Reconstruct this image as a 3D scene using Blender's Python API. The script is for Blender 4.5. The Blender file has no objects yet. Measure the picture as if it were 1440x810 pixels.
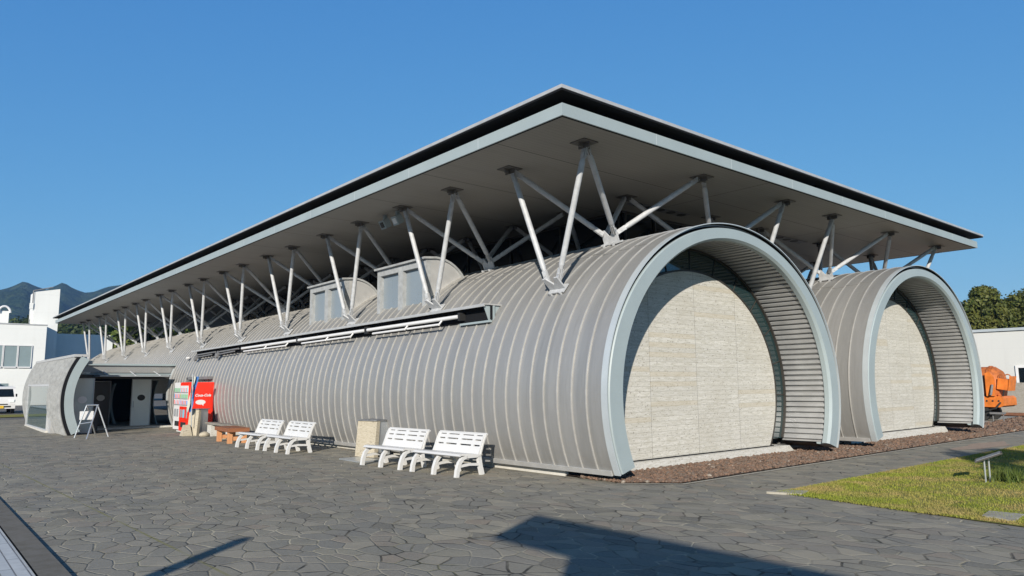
import bpy, bmesh, math, random
import numpy as np
from mathutils import Vector, Matrix, noise as mnoise
random.seed(7); RNG = np.random.default_rng(7)
S = bpy.context.scene
COL = S.collection
PI = math.pi

# ------------------------------------------------------------------ helpers
class MB:
    def __init__(s): s.v = []; s.f = []; s.m = []; s.mi = 0
    def add(s, vs, fs):
        n = len(s.v); s.v += [tuple(p) for p in vs]
        s.f += [tuple(i + n for i in f) for f in fs]; s.m += [s.mi] * len(fs)
        return s
    def box(s, x0, x1, y0, y1, z0, z1):
        v = [(x, y, z) for z in (z0, z1) for y in (y0, y1) for x in (x0, x1)]
        return s.add(v, [(0, 2, 3, 1), (4, 5, 7, 6), (0, 1, 5, 4), (1, 3, 7, 5), (3, 2, 6, 7), (2, 0, 4, 6)])
    def cbox(s, c, d, M=None):
        x, y, z = (d[0] / 2, d[1] / 2, d[2] / 2)
        v = [Vector((a, b, e)) for e in (-z, z) for b in (-y, y) for a in (-x, x)]
        if M is not None: v = [M @ p for p in v]
        v = [p + Vector(c) for p in v]
        return s.add(v, [(0, 2, 3, 1), (4, 5, 7, 6), (0, 1, 5, 4), (1, 3, 7, 5), (3, 2, 6, 7), (2, 0, 4, 6)])
    def tube(s, a, b, r0, r1=None, n=12, caps=True):
        a = Vector(a); b = Vector(b); r1 = r0 if r1 is None else r1
        d = (b - a).normalized(); u = d.orthogonal().normalized(); w = d.cross(u)
        v = []
        for p, r in ((a, r0), (b, r1)):
            for i in range(n):
                t = 2 * PI * i / n; v.append(p + (u * math.cos(t) + w * math.sin(t)) * r)
        f = [(i, (i + 1) % n, n + (i + 1) % n, n + i) for i in range(n)]
        if caps: f += [tuple(range(n - 1, -1, -1)), tuple(range(n, 2 * n))]
        return s.add(v, f)
    def path(s, pts, r, n=8):
        pts = [Vector(p) for p in pts]
        for i in range(len(pts) - 1): s.tube(pts[i], pts[i + 1], r if not callable(r) else r(i), None if not callable(r) else r(i + 1), n)
        return s
    def prism(s, poly, axis, a, b):
        """extrude a 2-D polygon (list of (u,w)) along axis 'x','y','z' from a to b"""
        def P(u, w, t): return {'x': (t, u, w), 'y': (u, t, w), 'z': (u, w, t)}[axis]
        n = len(poly)
        v = [P(u, w, a) for u, w in poly] + [P(u, w, b) for u, w in poly]
        f = [tuple(range(n)), tuple(range(2 * n - 1, n - 1, -1))] + [(i, n + i, n + (i + 1) % n, (i + 1) % n) for i in range(n)]
        return s.add(v, f)
    def ribbon(s, pts, th, axis, a, b):
        """a bent bar: polyline in 2-D thickened by th (number or list), extruded along axis"""
        L = []; Rr = []
        n = len(pts)
        for i in range(n):
            p = Vector(pts[i]); q0 = Vector(pts[max(0, i - 1)]); q1 = Vector(pts[min(n - 1, i + 1)])
            d = (q1 - q0).normalized(); nn = Vector((-d.y, d.x)); t = th[i] if isinstance(th, (list, tuple)) else th
            L.append(p + nn * t / 2); Rr.append(p - nn * t / 2)
        for i in range(n - 1):
            s.prism([L[i], L[i + 1], Rr[i + 1], Rr[i]], axis, a, b)
        return s
    def build(s, name, mats, parent=None, smooth=False, angle=None, loc=None, fn=None):
        me = bpy.data.meshes.new(name)
        v = s.v if fn is None else [fn(*p) for p in s.v]
        me.from_pydata([tuple(p) for p in v], [], s.f)
        if not isinstance(mats, (list, tuple)): mats = [mats]
        for m in mats: me.materials.append(m)
        if len(mats) > 1: me.polygons.foreach_set('material_index', s.m)
        bm = bmesh.new(); bm.from_mesh(me); bmesh.ops.recalc_face_normals(bm, faces=bm.faces); bm.to_mesh(me); bm.free()
        if smooth: me.polygons.foreach_set('use_smooth', [True] * len(me.polygons))
        me.update()
        o = bpy.data.objects.new(name, me); COL.objects.link(o)
        if parent: o.parent = parent
        if loc: o.location = loc
        if smooth and angle:
            try:
                me.set_sharp_from_angle(angle=math.radians(angle))
            except Exception: pass
        return o

def tag(o, label=None, cat=None, group=None, kind=None):
    if label: o['label'] = label
    if cat: o['category'] = cat
    if group: o['group'] = group
    if kind: o['kind'] = kind
    return o
def empty(name, loc, rz=0, label=None, cat=None, group=None):
    o = bpy.data.objects.new(name, None); COL.objects.link(o)
    o.empty_display_size = .2; o.location = loc; o.rotation_euler = (0, 0, rz)
    return tag(o, label, cat, group)
def copy_tree(o, parent=None):
    c = o.copy(); COL.objects.link(c); c.parent = parent
    for ch in list(o.children): copy_tree(ch, c)
    return c
def meshobj(name, verts, faces, mat, parent=None, loc=None):
    me = bpy.data.meshes.new(name); me.from_pydata(verts, [], faces); me.materials.append(mat); me.update()
    o = bpy.data.objects.new(name, me); COL.objects.link(o)
    if parent: o.parent = parent
    if loc: o.location = loc
    return o
def npmesh(name, V, k, mat, parent=None, loc=None):
    """V: (n*k,3) vertices, consecutive k make one face"""
    n = len(V) // k
    me = bpy.data.meshes.new(name)
    me.vertices.add(len(V)); me.vertices.foreach_set('co', np.asarray(V, dtype=np.float32).ravel())
    me.loops.add(n * k); me.loops.foreach_set('vertex_index', np.arange(n * k, dtype=np.int32))
    me.polygons.add(n); me.polygons.foreach_set('loop_start', np.arange(0, n * k, k, dtype=np.int32))
    me.polygons.foreach_set('loop_total', np.full(n, k, dtype=np.int32))
    me.materials.append(mat); me.update(calc_edges=True)
    o = bpy.data.objects.new(name, me); COL.objects.link(o)
    if parent: o.parent = parent
    if loc: o.location = loc
    return o

# ------------------------------------------------------------------ materials
MATS = {}
class NT:
    def __init__(s, name):
        m = bpy.data.materials.new(name); m.use_nodes = True; s.m = m; s.t = m.node_tree; s.N = s.t.nodes
        s.b = s.N['Principled BSDF']; MATS[name] = m
        s.co = s.N.new('ShaderNodeTexCoord')
    def n(s, typ, **k):
        o = s.N.new(typ)
        for a, b in k.items():
            if a.startswith('i_'):
                key = a[2:]; key = int(key) if key.isdigit() else key
                sock = o.inputs[key]
                if hasattr(b, 'is_linked') or isinstance(b, bpy.types.NodeSocket): s.t.links.new(b, sock)
                else: sock.default_value = b
            else: setattr(o, a, b)
        return o
    def l(s, a, b): s.t.links.new(a, b)
    def obj(s, scale=(1, 1, 1), rot=(0, 0, 0)):
        mp = s.n('ShaderNodeMapping'); s.l(s.co.outputs['Object'], mp.inputs[0]); mp.inputs['Scale'].default_value = scale; mp.inputs['Rotation'].default_value = rot
        return mp.outputs[0]
    def noise(s, scale, detail=4, vec=None, rough=.55):
        o = s.n('ShaderNodeTexNoise'); o.inputs['Scale'].default_value = scale; o.inputs['Detail'].default_value = detail; o.inputs['Roughness'].default_value = rough
        s.l(vec if vec else s.co.outputs['Object'], o.inputs['Vector']); return o.outputs[0]
    def ramp(s, fac, stops, interp='LINEAR'):
        o = s.n('ShaderNodeValToRGB'); s.l(fac, o.inputs[0]); cr = o.color_ramp; cr.interpolation = interp
        while len(cr.elements) < len(stops): cr.elements.new(.5)
        for e, (p, c) in zip(cr.elements, stops):
            e.position = p; e.color = (c, c, c, 1) if isinstance(c, (int, float)) else (*c, 1)
        return o.outputs[0]
    def mix(s, fac, a, b, mode='MIX'):
        o = s.n('ShaderNodeMix', data_type='RGBA', blend_type=mode)
        for i, v in ((0, fac), (6, a), (7, b)):
            if isinstance(v, bpy.types.NodeSocket): s.l(v, o.inputs[i])
            elif i == 0: o.inputs[0].default_value = v
            else: o.inputs[i].default_value = (*v, 1) if len(v) == 3 else v
        return o.outputs[2]
    def math(s, op, a, b=None, c=None):
        o = s.n('ShaderNodeMath', operation=op)
        for i, v in enumerate((a, b, c)):
            if v is None: continue
            if isinstance(v, bpy.types.NodeSocket): s.l(v, o.inputs[i])
            else: o.inputs[i].default_value = v
        return o.outputs[0]
    def bump(s, h, strength=.3, dist=.01):
        o = s.n('ShaderNodeBump'); o.inputs['Strength'].default_value = strength; o.inputs['Distance'].default_value = dist
        s.l(h, o.inputs['Height']); s.l(o.outputs[0], s.b.inputs['Normal'])
    def set(s, **k):
        names = dict(color='Base Color', rough='Roughness', metal='Metallic', spec='Specular IOR Level', emit='Emission Color', estr='Emission Strength', alpha='Alpha', trans='Transmission Weight', ior='IOR', coat='Coat Weight')
        for a, v in k.items():
            i = s.b.inputs[names[a]]
            if isinstance(v, bpy.types.NodeSocket): s.l(v, i)
            elif a in ('color', 'emit'): i.default_value = (*v, 1)
            else: i.default_value = v
        return s.m

def plain(name, color, rough=.6, metal=0, var=.12, scale=3, spec=.5):
    t = NT(name)
    n = t.noise(scale, 5)
    n2 = t.noise(scale * 9, 3)
    c = t.mix(t.ramp(n, [(.3, 0), (.7, 1)]), tuple(x * (1 - var) for x in color), tuple(min(1, x * (1 + var)) for x in color))
    c = t.mix(t.math('MULTIPLY', t.ramp(n2, [(.45, 0), (.75, 1)]), var), c, tuple(x * .6 for x in color))
    t.set(color=c, rough=t.math('ADD', t.math('MULTIPLY', n, .15), rough - .07), metal=metal, spec=spec)
    return t.m

def m_skin():
    t = NT('zinc_skin')
    sep = t.n('ShaderNodeSeparateXYZ'); t.l(t.co.outputs['Object'], sep.inputs[0])
    pan = t.math('FLOOR', t.math('DIVIDE', sep.outputs[1], .345))
    wn = t.n('ShaderNodeTexWhiteNoise', noise_dimensions='1D'); t.l(pan, wn.inputs['W'])
    v = t.obj((.6, 2.2, .5))
    n = t.noise(1.2, 5, v); n2 = t.noise(14, 4, t.obj((1, 1, .12)))
    c = t.mix(wn.outputs[0], (.272, .272, .262), (.308, .306, .296))
    c = t.mix(t.ramp(n, [(.35, 0), (.7, .5)]), c, (.232, .232, .23))
    c = t.mix(t.ramp(n2, [(.55, 0), (.8, .35)]), c, (.36, .355, .34))
    t.set(color=c, metal=.35, rough=t.math('ADD', t.math('MULTIPLY', wn.outputs[0], .10), .40), spec=.4)
    streak = t.noise(3, 5, t.obj((.5, 6, .35)), .6)
    c = t.mix(t.ramp(streak, [(.52, 0), (.78, .45)]), c, (.205, .20, .19))
    low = t.n('ShaderNodeMapRange'); t.l(sep.outputs[2], low.inputs[0]); low.inputs[1].default_value = .10; low.inputs[2].default_value = .55; low.inputs[3].default_value = 1; low.inputs[4].default_value = 0   # splash dirt along the foot of the cladding
    c = t.mix(t.math('MULTIPLY', low.outputs[0], t.ramp(t.noise(5, 4), [(.35, 0), (.7, .6)])), c, (.20, .185, .155))
    t.l(c, t.b.inputs['Base Color'])
    t.bump(t.math('ADD', t.noise(1.5, 2, t.obj((1, 2.6, 1))), t.math('MULTIPLY', t.noise(5, 2, t.obj((1, 1.5, 1))), .25)), .34, .03)
    return t.m
def m_concrete(name, boards=True, base=(.515, .502, .458)):
    t = NT(name)
    sep = t.n('ShaderNodeSeparateXYZ'); t.l(t.co.outputs['Object'], sep.inputs[0])
    z = t.math('DIVIDE', sep.outputs[2], .095); zi = t.math('FLOOR', z); zf = t.math('FRACT', z)
    xj = t.math('ADD', t.math('DIVIDE', sep.outputs[0], 1.48), 10.02); xi = t.math('FLOOR', xj); xf = t.math('FRACT', xj)
    wn = t.n('ShaderNodeTexWhiteNoise', noise_dimensions='2D'); cmb = t.n('ShaderNodeCombineXYZ'); t.l(zi, cmb.inputs[0]); t.l(xi, cmb.inputs[1]); t.l(cmb.outputs[0], wn.inputs['Vector'])
    grain = t.noise(7, 6, t.obj((1, 1, 9)), .65); blot = t.noise(1.1, 4); pits = t.noise(19, 4, t.obj((1, 1, 1.9)), .6)
    c = t.mix(wn.outputs[0], tuple(x * .93 for x in base), tuple(x * 1.06 for x in base)) if boards else t.mix(blot, tuple(x * .85 for x in base), tuple(x * 1.1 for x in base))
    c = t.mix(t.ramp(grain, [(.41, 0), (.66, .78)]), c, (base[0] * .66, base[1] * .645, base[2] * .57))
    c = t.mix(t.ramp(blot, [(.5, 0), (.75, .35)]), c, (base[0] * .68, base[1] * .65, base[2] * .58))
    c = t.mix(t.ramp(pits, [(.60, 0), (.65, .75)]), c, (.14, .125, .105))
    if boards:
        ln = t.math('LESS_THAN', zf, t.math('MULTIPLY', t.noise(2.5, 3, t.obj((1, 1, 3))), .14))
        c = t.mix(t.math('MULTIPLY', ln, .5), c, (.2, .19, .165))
        vj = t.math('LESS_THAN', xf, .010); c = t.mix(t.math('MULTIPLY', vj, .65), c, (.2, .19, .17))
    t.set(color=c, rough=.85, spec=.25)
    if boards:   # a few boards left a tan stain
        c2 = t.mix(t.math('MULTIPLY', t.math('GREATER_THAN', wn.outputs[0], .90), .45), c, (base[0] * .74, base[1] * .66, base[2] * .52)); t.l(c2, t.b.inputs['Base Color'])
    t.bump(t.math('ADD', t.math('MULTIPLY', wn.outputs[0], .5 if boards else 0), t.math('MULTIPLY', grain, .35)), .25, .006)
    return t.m
def m_paving():
    t = NT('crazy_paving')
    warp = t.n('ShaderNodeTexNoise'); warp.inputs['Scale'].default_value = 1.1; warp.inputs['Detail'].default_value = 1.5; t.l(t.co.outputs['Object'], warp.inputs['Vector'])
    w2 = t.n('ShaderNodeVectorMath', operation='MULTIPLY_ADD'); t.l(warp.outputs[1], w2.inputs[0]); w2.inputs[1].default_value = (.34, .34, 0); t.l(t.co.outputs['Object'], w2.inputs[2])
    mp = t.n('ShaderNodeMapping'); t.l(w2.outputs[0], mp.inputs[0]); mp.inputs['Scale'].default_value = (5.0, 3.3, 0); mp.inputs['Rotation'].default_value = (0, 0, .62)
    ed = t.n('ShaderNodeTexVoronoi', feature='DISTANCE_TO_EDGE', voronoi_dimensions='2D'); t.l(mp.outputs[0], ed.inputs['Vector']); ed.inputs['Scale'].default_value = 1
    cl = t.n('ShaderNodeTexVoronoi', feature='F1', voronoi_dimensions='2D'); t.l(mp.outputs[0], cl.inputs['Vector']); cl.inputs['Scale'].default_value = 1
    for q in (ed, cl): q.inputs['Randomness'].default_value = 1
    sep = t.n('ShaderNodeSeparateColor'); t.l(cl.outputs['Color'], sep.inputs[0])
    c = t.ramp(sep.outputs[0], [(0, (.120, .114, .094)), (.2, (.235, .217, .163)), (.4, (.158, .155, .137)), (.6, (.30, .268, .20)), (.8, (.188, .180, .152)), (1, (.248, .202, .150))])
    big = t.noise(.22, 4); mid = t.noise(2.6, 6, None, .65); fine = t.noise(34, 5)
    c = t.mix(t.ramp(big, [(.35, 0), (.7, .45)]), c, (.25, .232, .188))
    c = t.mix(t.ramp(mid, [(.45, 0), (.75, .6)]), c, (.125, .124, .115))
    c = t.mix(t.ramp(fine, [(.35, 0), (.75, .45)]), c, (.29, .275, .235))
    wn = t.noise(1.5, 3)
    width = t.math('MULTIPLY_ADD', wn, .20, -.036)
    j = t.n('ShaderNodeMapRange'); t.l(ed.outputs['Distance'], j.inputs[0]); j.inputs[1].default_value = 0; t.l(width, j.inputs[2]); j.inputs[3].default_value = 1; j.inputs[4].default_value = 0
    vis = t.ramp(t.noise(2.6, 2), [(.38, .15), (.58, .9)])
    jm = t.math('MULTIPLY', t.ramp(j.outputs[0], [(.2, 0), (.55, 1)]), vis)
    jc = t.ramp(t.noise(1.9, 3), [(.40, (.030, .029, .025)), (.48, (.09, .082, .064)), (.54, (.24, .215, .15)), (.585, (.40, .36, .265))])
    jc = t.mix(t.ramp(t.noise(1.1, 3), [(.58, 0), (.72, .8)]), jc, (.105, .115, .045))
    c = t.mix(jm, c, jc)
    sx = t.n('ShaderNodeSeparateXYZ'); t.l(t.co.outputs['Object'], sx.inputs[0])     # one straight joint along the plaza
    sj = t.math('LESS_THAN', t.math('ABSOLUTE', t.math('ADD', sx.outputs[0], t.math('MULTIPLY_ADD', sx.outputs[1], .035, 10.27))), .016)
    c = t.mix(t.math('MULTIPLY', sj, t.ramp(t.noise(1.4, 3), [(.35, .2), (.6, .9)])), c, (.19, .18, .085))
    t.set(color=c, rough=t.math('ADD', t.math('MULTIPLY', sep.outputs[1], .12), .78), spec=.18)
    h = t.math('ADD', t.math('MULTIPLY', t.ramp(ed.outputs['Distance'], [(0, 0), (.07, 1)]), .9), t.math('ADD', t.math('MULTIPLY', mid, .6), t.math('MULTIPLY', sep.outputs[2], .45)))
    h = t.math('ADD', h, t.math('MULTIPLY', fine, .2))
    t.bump(h, .42, .016)
    return t.m
def m_soffit():
    t = NT('soffit_panels')
    sep = t.n('ShaderNodeSeparateXYZ'); t.l(t.co.outputs['Object'], sep.inputs[0])
    fr = t.math('FRACT', t.math('DIVIDE', sep.outputs[1], .105)); ln = t.math('LESS_THAN', fr, .10)
    fx = t.math('FRACT', t.math('DIVIDE', t.math('ADD', sep.outputs[0], 28.0), 5.9)); lx = t.math('MULTIPLY', t.math('LESS_THAN', fx, .004), t.math('GREATER_THAN', sep.outputs[0], 0))
    fy = t.math('FRACT', t.math('DIVIDE', t.math('ADD', sep.outputs[1], .63), 2.4)); ly = t.math('LESS_THAN', fy, .008)
    n = t.noise(.5, 4); n2 = t.noise(3, 5, t.obj((.2, 2, 1)))
    c = t.mix(n, (.255, .240, .212), (.30, .285, .255)); c = t.mix(t.ramp(n2, [(.45, 0), (.75, .4)]), c, (.22, .207, .183))
    c = t.mix(t.math('MULTIPLY', ln, .4), c, (.14, .13, .12)); c = t.mix(t.math('MAXIMUM', lx, ly), c, (.05, .048, .045))
    t.set(color=c, rough=.55, metal=.0, spec=.35); t.bump(t.math('SUBTRACT', 1, ln), .3, .006)
    return t.m
def m_leaf(name, a, b, hue=(.16, .17, .04)):
    t = NT(name)
    g = t.n('ShaderNodeNewGeometry'); r = g.outputs['Random Per Island']
    n = t.noise(.35, 3)
    c = t.mix(r, a, b); c = t.mix(t.ramp(n, [(.4, 0), (.7, .6)]), c, hue)
    t.set(color=c, rough=.6, spec=.3)
    # thin leaves let some light through
    tr = t.n('ShaderNodeBsdfTranslucent'); t.l(c, tr.inputs[0])
    mx = t.n('ShaderNodeMixShader'); mx.inputs[0].default_value = .3; t.l(t.b.outputs[0], mx.inputs[1]); t.l(tr.outputs[0], mx.inputs[2])
    t.l(mx.outputs[0], t.N['Material Output'].inputs[0])
    return t.m
def m_gravel():
    t = NT('lava_gravel')
    g = t.n('ShaderNodeNewGeometry')
    c = t.ramp(g.outputs['Random Per Island'], [(0, (.075, .056, .045)), (.3, (.15, .098, .070)), (.6, (.205, .128, .088)), (.8, (.13, .105, .085)), (.97, (.165, .125, .10)), (1, (.33, .29, .24))])
    c = t.mix(t.ramp(t.noise(22, 4), [(.4, 0), (.7, .5)]), c, (.13, .092, .07)); t.set(color=c, rough=.95, spec=.15); t.bump(t.noise(60, 3), .5, .01); return t.m
def m_gravelbase():
    t = NT('lava_gravel_bed'); v = t.n('ShaderNodeTexVoronoi'); v.inputs['Scale'].default_value = 17; t.l(t.co.outputs['Object'], v.inputs['Vector'])
    sc = t.n('ShaderNodeSeparateColor'); t.l(v.outputs['Color'], sc.inputs[0])
    c = t.ramp(sc.outputs[0], [(0, (.05, .036, .029)), (.5, (.12, .078, .057)), (1, (.16, .115, .09))])
    c = t.mix(t.ramp(v.outputs['Distance'], [(.3, 0), (.7, .8)]), c, (.035, .026, .022)); t.set(color=c, rough=.95, spec=.15); t.bump(t.math('SUBTRACT', 1, v.outputs['Distance']), .8, .03); return t.m
def m_grassbase():
    t = NT('lawn_soil'); c = t.ramp(t.noise(1.5, 5), [(.3, (.15, .165, .04)), (.55, (.24, .225, .065)), (.75, (.30, .25, .10))])
    c = t.mix(t.ramp(t.noise(40, 4), [(.4, 0), (.7, .5)]), c, (.08, .095, .022)); t.set(color=c, rough=.95, spec=.1); return t.m
def m_blade():
    t = NT('grass_blades'); g = t.n('ShaderNodeNewGeometry')
    c = t.mix(g.outputs['Random Per Island'], (.19, .24, .026), (.35, .36, .065))
    c = t.mix(t.ramp(t.noise(1.3, 5), [(.44, 0), (.60, .85)]), c, (.40, .30, .125)); c = t.mix(t.ramp(t.noise(.5, 3), [(.5, 0), (.7, .6)]), c, (.135, .20, .03))
    t.set(color=c, rough=.7, spec=.2)
    tr = t.n('ShaderNodeBsdfTranslucent'); t.l(c, tr.inputs[0]); mx = t.n('ShaderNodeMixShader'); mx.inputs[0].default_value = .35
    t.l(t.b.outputs[0], mx.inputs[1]); t.l(tr.outputs[0], mx.inputs[2]); t.l(mx.outputs[0], t.N['Material Output'].inputs[0]); return t.m
def m_pavers():
    t = NT('pale_pavers'); br = t.n('ShaderNodeTexBrick'); mp = t.n('ShaderNodeMapping'); t.l(t.co.outputs['Object'], mp.inputs[0]); mp.inputs['Rotation'].default_value = (0, 0, PI / 2)
    t.l(mp.outputs[0], br.inputs['Vector']); br.inputs['Scale'].default_value = 1; br.inputs['Brick Width'].default_value = .9; br.inputs['Row Height'].default_value = .1; br.inputs['Mortar Size'].default_value = .006; br.inputs['Bias'].default_value = 0
    br.inputs['Color1'].default_value = (.38, .41, .42, 1); br.inputs['Color2'].default_value = (.46, .48, .48, 1); br.inputs['Mortar'].default_value = (.12, .12, .12, 1)
    c = t.mix(t.ramp(t.noise(9, 6), [(.4, 0), (.7, .5)]), br.outputs[0], (.30, .32, .33)); t.set(color=c, rough=.75); t.bump(t.math('SUBTRACT', 1, br.outputs['Fac']), .5, .006); return t.m
def m_wood(name, a, b, sc=(30, 2, 30)):
    t = NT(name); n = t.noise(1, 6, t.obj(sc)); c = t.mix(t.ramp(n, [(.3, 0), (.7, 1)]), a, b); t.set(color=c, rough=.65, spec=.3); t.bump(n, .3, .004); return t.m
def m_glass(name, col, rough=.04, spec=.8, metal=0):
    t = NT(name); n = t.noise(.8, 3); c = t.mix(n, tuple(x * .85 for x in col), tuple(x * 1.2 for x in col)); t.set(color=c, rough=rough, spec=spec, metal=metal); return t.m
def m_whitewall(name='white_wall_paint', k=.86):
    t = NT(name); n = t.noise(.5, 5); st = t.noise(2, 5, t.obj((2, 2, .15)))
    c = t.mix(t.ramp(n, [(.35, 0), (.7, .5)]), (.755 * k, .765 * k, .735 * k), (.695 * k, .71 * k, .68 * k)); c = t.mix(t.ramp(st, [(.55, 0), (.8, .3)]), c, (.62 * k, .61 * k, .58 * k))
    sep = t.n('ShaderNodeSeparateXYZ'); t.l(t.co.outputs['Object'], sep.inputs[0]); fr = t.math('FRACT', t.math('DIVIDE', sep.outputs[2], 1.6)); c = t.mix(t.math('MULTIPLY', t.math('LESS_THAN', fr, .012), .35), c, (.4, .4, .4))
    t.set(color=c, rough=.75, spec=.3); return t.m
def m_mountain():
    t = NT('mountain_forest'); n = t.noise(.02, 8, None, .65); n2 = t.noise(.09, 6, None, .7)
    c = t.mix(t.ramp(n, [(.35, 0), (.68, 1)]), (.022, .046, .018), (.075, .10, .034)); c = t.mix(t.ramp(n2, [(.42, 0), (.60, .9)]), c, (.009, .020, .011)); t.set(color=c, rough=.95, spec=.05); t.bump(n2, 1, 12); return t.m
def m_asphalt():
    t = NT('asphalt'); n = t.noise(.4, 5); f = t.noise(60, 3); c = t.mix(n, (.10, .098, .094), (.15, .146, .138)); c = t.mix(t.ramp(f, [(.4, 0), (.7, .4)]), c, (.2, .195, .185)); t.set(color=c, rough=.9, spec=.2); t.bump(f, .3, .005); return t.m

SKIN = m_skin()
SEAM = plain('seam_zinc', (.43, .42, .395), .42, .35, .10, 6)
LIP = plain('lip_metal', (.42, .46, .475), .40, .2, .05, 2)
FRAME = plain('grey_painted_steel', (.265, .315, .325), .5, .0, .05, 1.2)
DARK = plain('near_black', (.010, .011, .013), .85, 0, .1, 3, .1)
LINING = plain('corrugated_sheet', (.37, .375, .375), .38, .35, .14, 2.5)
GALV = plain('galvanised_steel', (.39, .40, .408), .5, .0, .14, 9)
GALVD = plain('galvanised_dull', (.15, .152, .155), .55, .0, .2, 9)
FRAMEG = plain('dull_galvanised_frame', (.30, .31, .31), .5, 0, .18, 7)
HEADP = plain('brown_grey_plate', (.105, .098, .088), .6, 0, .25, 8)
COVER = plain('roof_cover_metal', (.44, .44, .43), .45, .3, .1, 4)
SOFFIT = m_soffit()
BOARDC = m_concrete('board_marked_concrete')
CONC = m_concrete('smooth_concrete', False, (.52, .51, .475))
CONCG = m_concrete('grey_concrete_wall', False, (.30, .285, .255))
CONCB = m_concrete('beige_concrete', False, (.43, .385, .30))
PLINTH = plain('white_plinth_tile', (.47, .455, .41), .7, 0, .12, 5)
TEAL = m_glass('teal_glass', (.016, .034, .036), .05, .9)
KERBW = m_concrete('pale_kerb_concrete', False, (.56, .55, .515))
DGLASS = m_glass('dark_glass', (.006, .009, .011), .05, .6)
FROST = plain('frosted_pane', (.20, .235, .26), .28, .1, .04, 1)
BRONZE = plain('bronze_trim', (.045, .041, .036), .5, .3, .1)
WHITEP = plain('white_plastic', (.53, .53, .52), .38, 0, .03, 3)
WHITEM = plain('white_enamel', (.62, .62, .615), .35, 0, .03, 3)
REDP = plain('red_enamel', (.72, .028, .012), .3, 0, .05, 2)
ORANGE = plain('orange_machine_paint', (.62, .17, .025), .5, .1, .22, 4)
BLACK = plain('black_rubber', (.02, .02, .02), .6, 0, .2)
PAVING = m_paving(); GRAVEL = m_gravel(); GRAVB = m_gravelbase(); SOIL = m_grassbase(); BLADE = m_blade(); PAVERS = m_pavers()
KERB = m_concrete('dark_kerb_concrete', False, (.15, .14, .12)); PALEK = m_concrete('pale_edging', False, (.36, .34, .29))
ASPH = m_asphalt(); WALLW = m_whitewall(); WALLC = m_whitewall('cream_wall_paint', .66); MOUNT = m_mountain()
BROWNW = m_wood('stained_brown_timber', (.17, .065, .032), (.27, .11, .05)); ORW = m_wood('orange_timber', (.42, .19, .085), (.55, .28, .13), (30, 30, 2)); GREYW = m_wood('weathered_grey_timber', (.13, .12, .10), (.27, .25, .22), (2, 30, 30))
WPANE = m_glass('pale_window_glass', (.20, .255, .265), .05, .9)
STEEL = plain('stainless_steel', (.55, .58, .60), .3, .7, .06, 3)
BLUEF = plain('blue_banner_cloth', (.03, .12, .33), .8, 0, .1); WHITEF = plain('white_banner_cloth', (.42, .42, .36), .8, 0, .06)
YELLOW = plain('yellow_paint', (.62, .40, .03), .5, 0, .1)
REDC = plain('red_display', (.6, .10, .06), .4); BLUEC = plain('blue_display', (.10, .25, .50), .4); GREENC = plain('green_display', (.10, .35, .15), .4); GREYC = plain('grey_print', (.25, .26, .27), .5); SKYC = plain('cyan_display', (.18, .45, .55), .4)
BARK = m_wood('bark', (.06, .045, .035), (.13, .10, .08), (6, 6, 1.5))
LEAF1 = m_leaf('broad_leaf', (.040, .065, .012), (.115, .125, .026), (.15, .14, .03)); LEAF2 = m_leaf('dark_leaf', (.022, .045, .014), (.065, .085, .022), (.085, .10, .026)); LEAF3 = m_leaf('bright_leaf', (.050, .095, .018), (.13, .17, .035), (.17, .18, .045)); LEAF4 = m_leaf('ridge_leaf', (.028, .052, .014), (.065, .088, .022), (.085, .095, .03))

# ------------------------------------------------------------------ terrain height
def G(y): return float(np.interp(y, [0, 25, 50, 60], [0, -.10, .12, .12]))
def sheet(name, poly_xs, y0, y1, dz, mat, label=None):
    """flat strip following the ground between x0 and x1"""
    ys = sorted(set([y0, y1] + [y for y in (0, 6, 12, 18, 25, 32, 38, 44, 50, 55, 60) if y0 < y < y1]))
    v = []; f = []
    for i, y in enumerate(ys):
        for x in poly_xs: v.append((x, y, G(y) + dz))
    f = [(2 * i, 2 * i + 1, 2 * i + 3, 2 * i + 2) for i in range(len(ys) - 1)]
    o = meshobj(name, v, f, mat); tag(o, label, kind='structure'); return o
def flat(name, pts, z, mat):
    o = meshobj(name, [(x, y, z) for x, y in pts], [tuple(range(len(pts)))], mat); tag(o, kind='structure'); return o

# ground out to the horizon
gy = [-3000, -400, -60, 0, 25, 50, 60, 120, 400, 1200, 4000]; gx = [-4000, -600, -80, 0, 80, 600, 4000]
v = [(x, y, G(y) - .06) for y in gy for x in gx]; n = len(gx)
tag(meshobj('ground', v, [(j * n + i, j * n + i + 1, (j + 1) * n + i + 1, (j + 1) * n + i) for j in range(len(gy) - 1) for i in range(n - 1)], ASPH), kind='structure')
sheet('paved_plaza', (-11.25, 24), -40, 36, 0, PAVING)
sheet('kerb_strip', (-11.47, -11.254), -40, 60, .03, KERB)
sheet('paved_footpath', (-15.5, -11.475), -40, 60, .012, PAVERS)
sheet('asphalt_yard', (-60, -3.0), 36.004, 56, -.004, ASPH)
sheet('grass_verge', (-40, -6.6), 38.2, 41.5, .03, SOIL)
flat('paving_line', [(-11.24, 20.95), (-4.6, 23.72), (-4.6, 23.86), (-11.24, 21.10)], -.075, plain('pale_line', (.36, .32, .22), .9, 0, .2, 4))  # thin pale strip laid across the plaza
# gravel bed round the gables
bed = [(-3.52, .02), (-2.88, -.62), (24.6, -.50), (24.6, 9), (12.9, 9), (12.9, 1.35), (-3.52, 1.35)]
flat('gravel_bed', bed, .02, GRAVB)
flat('bed_edging', [(-3.62, .06), (-2.92, -.72), (24.7, -.64), (24.7, -.51), (-2.86, -.63), (-3.50, .06)], .008, PALEK)
flat('far_path', [(15.2, 1.3), (24.5, 2.3), (24.5, 3.6), (15.2, 2.4)], .032, PALEK)
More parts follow.
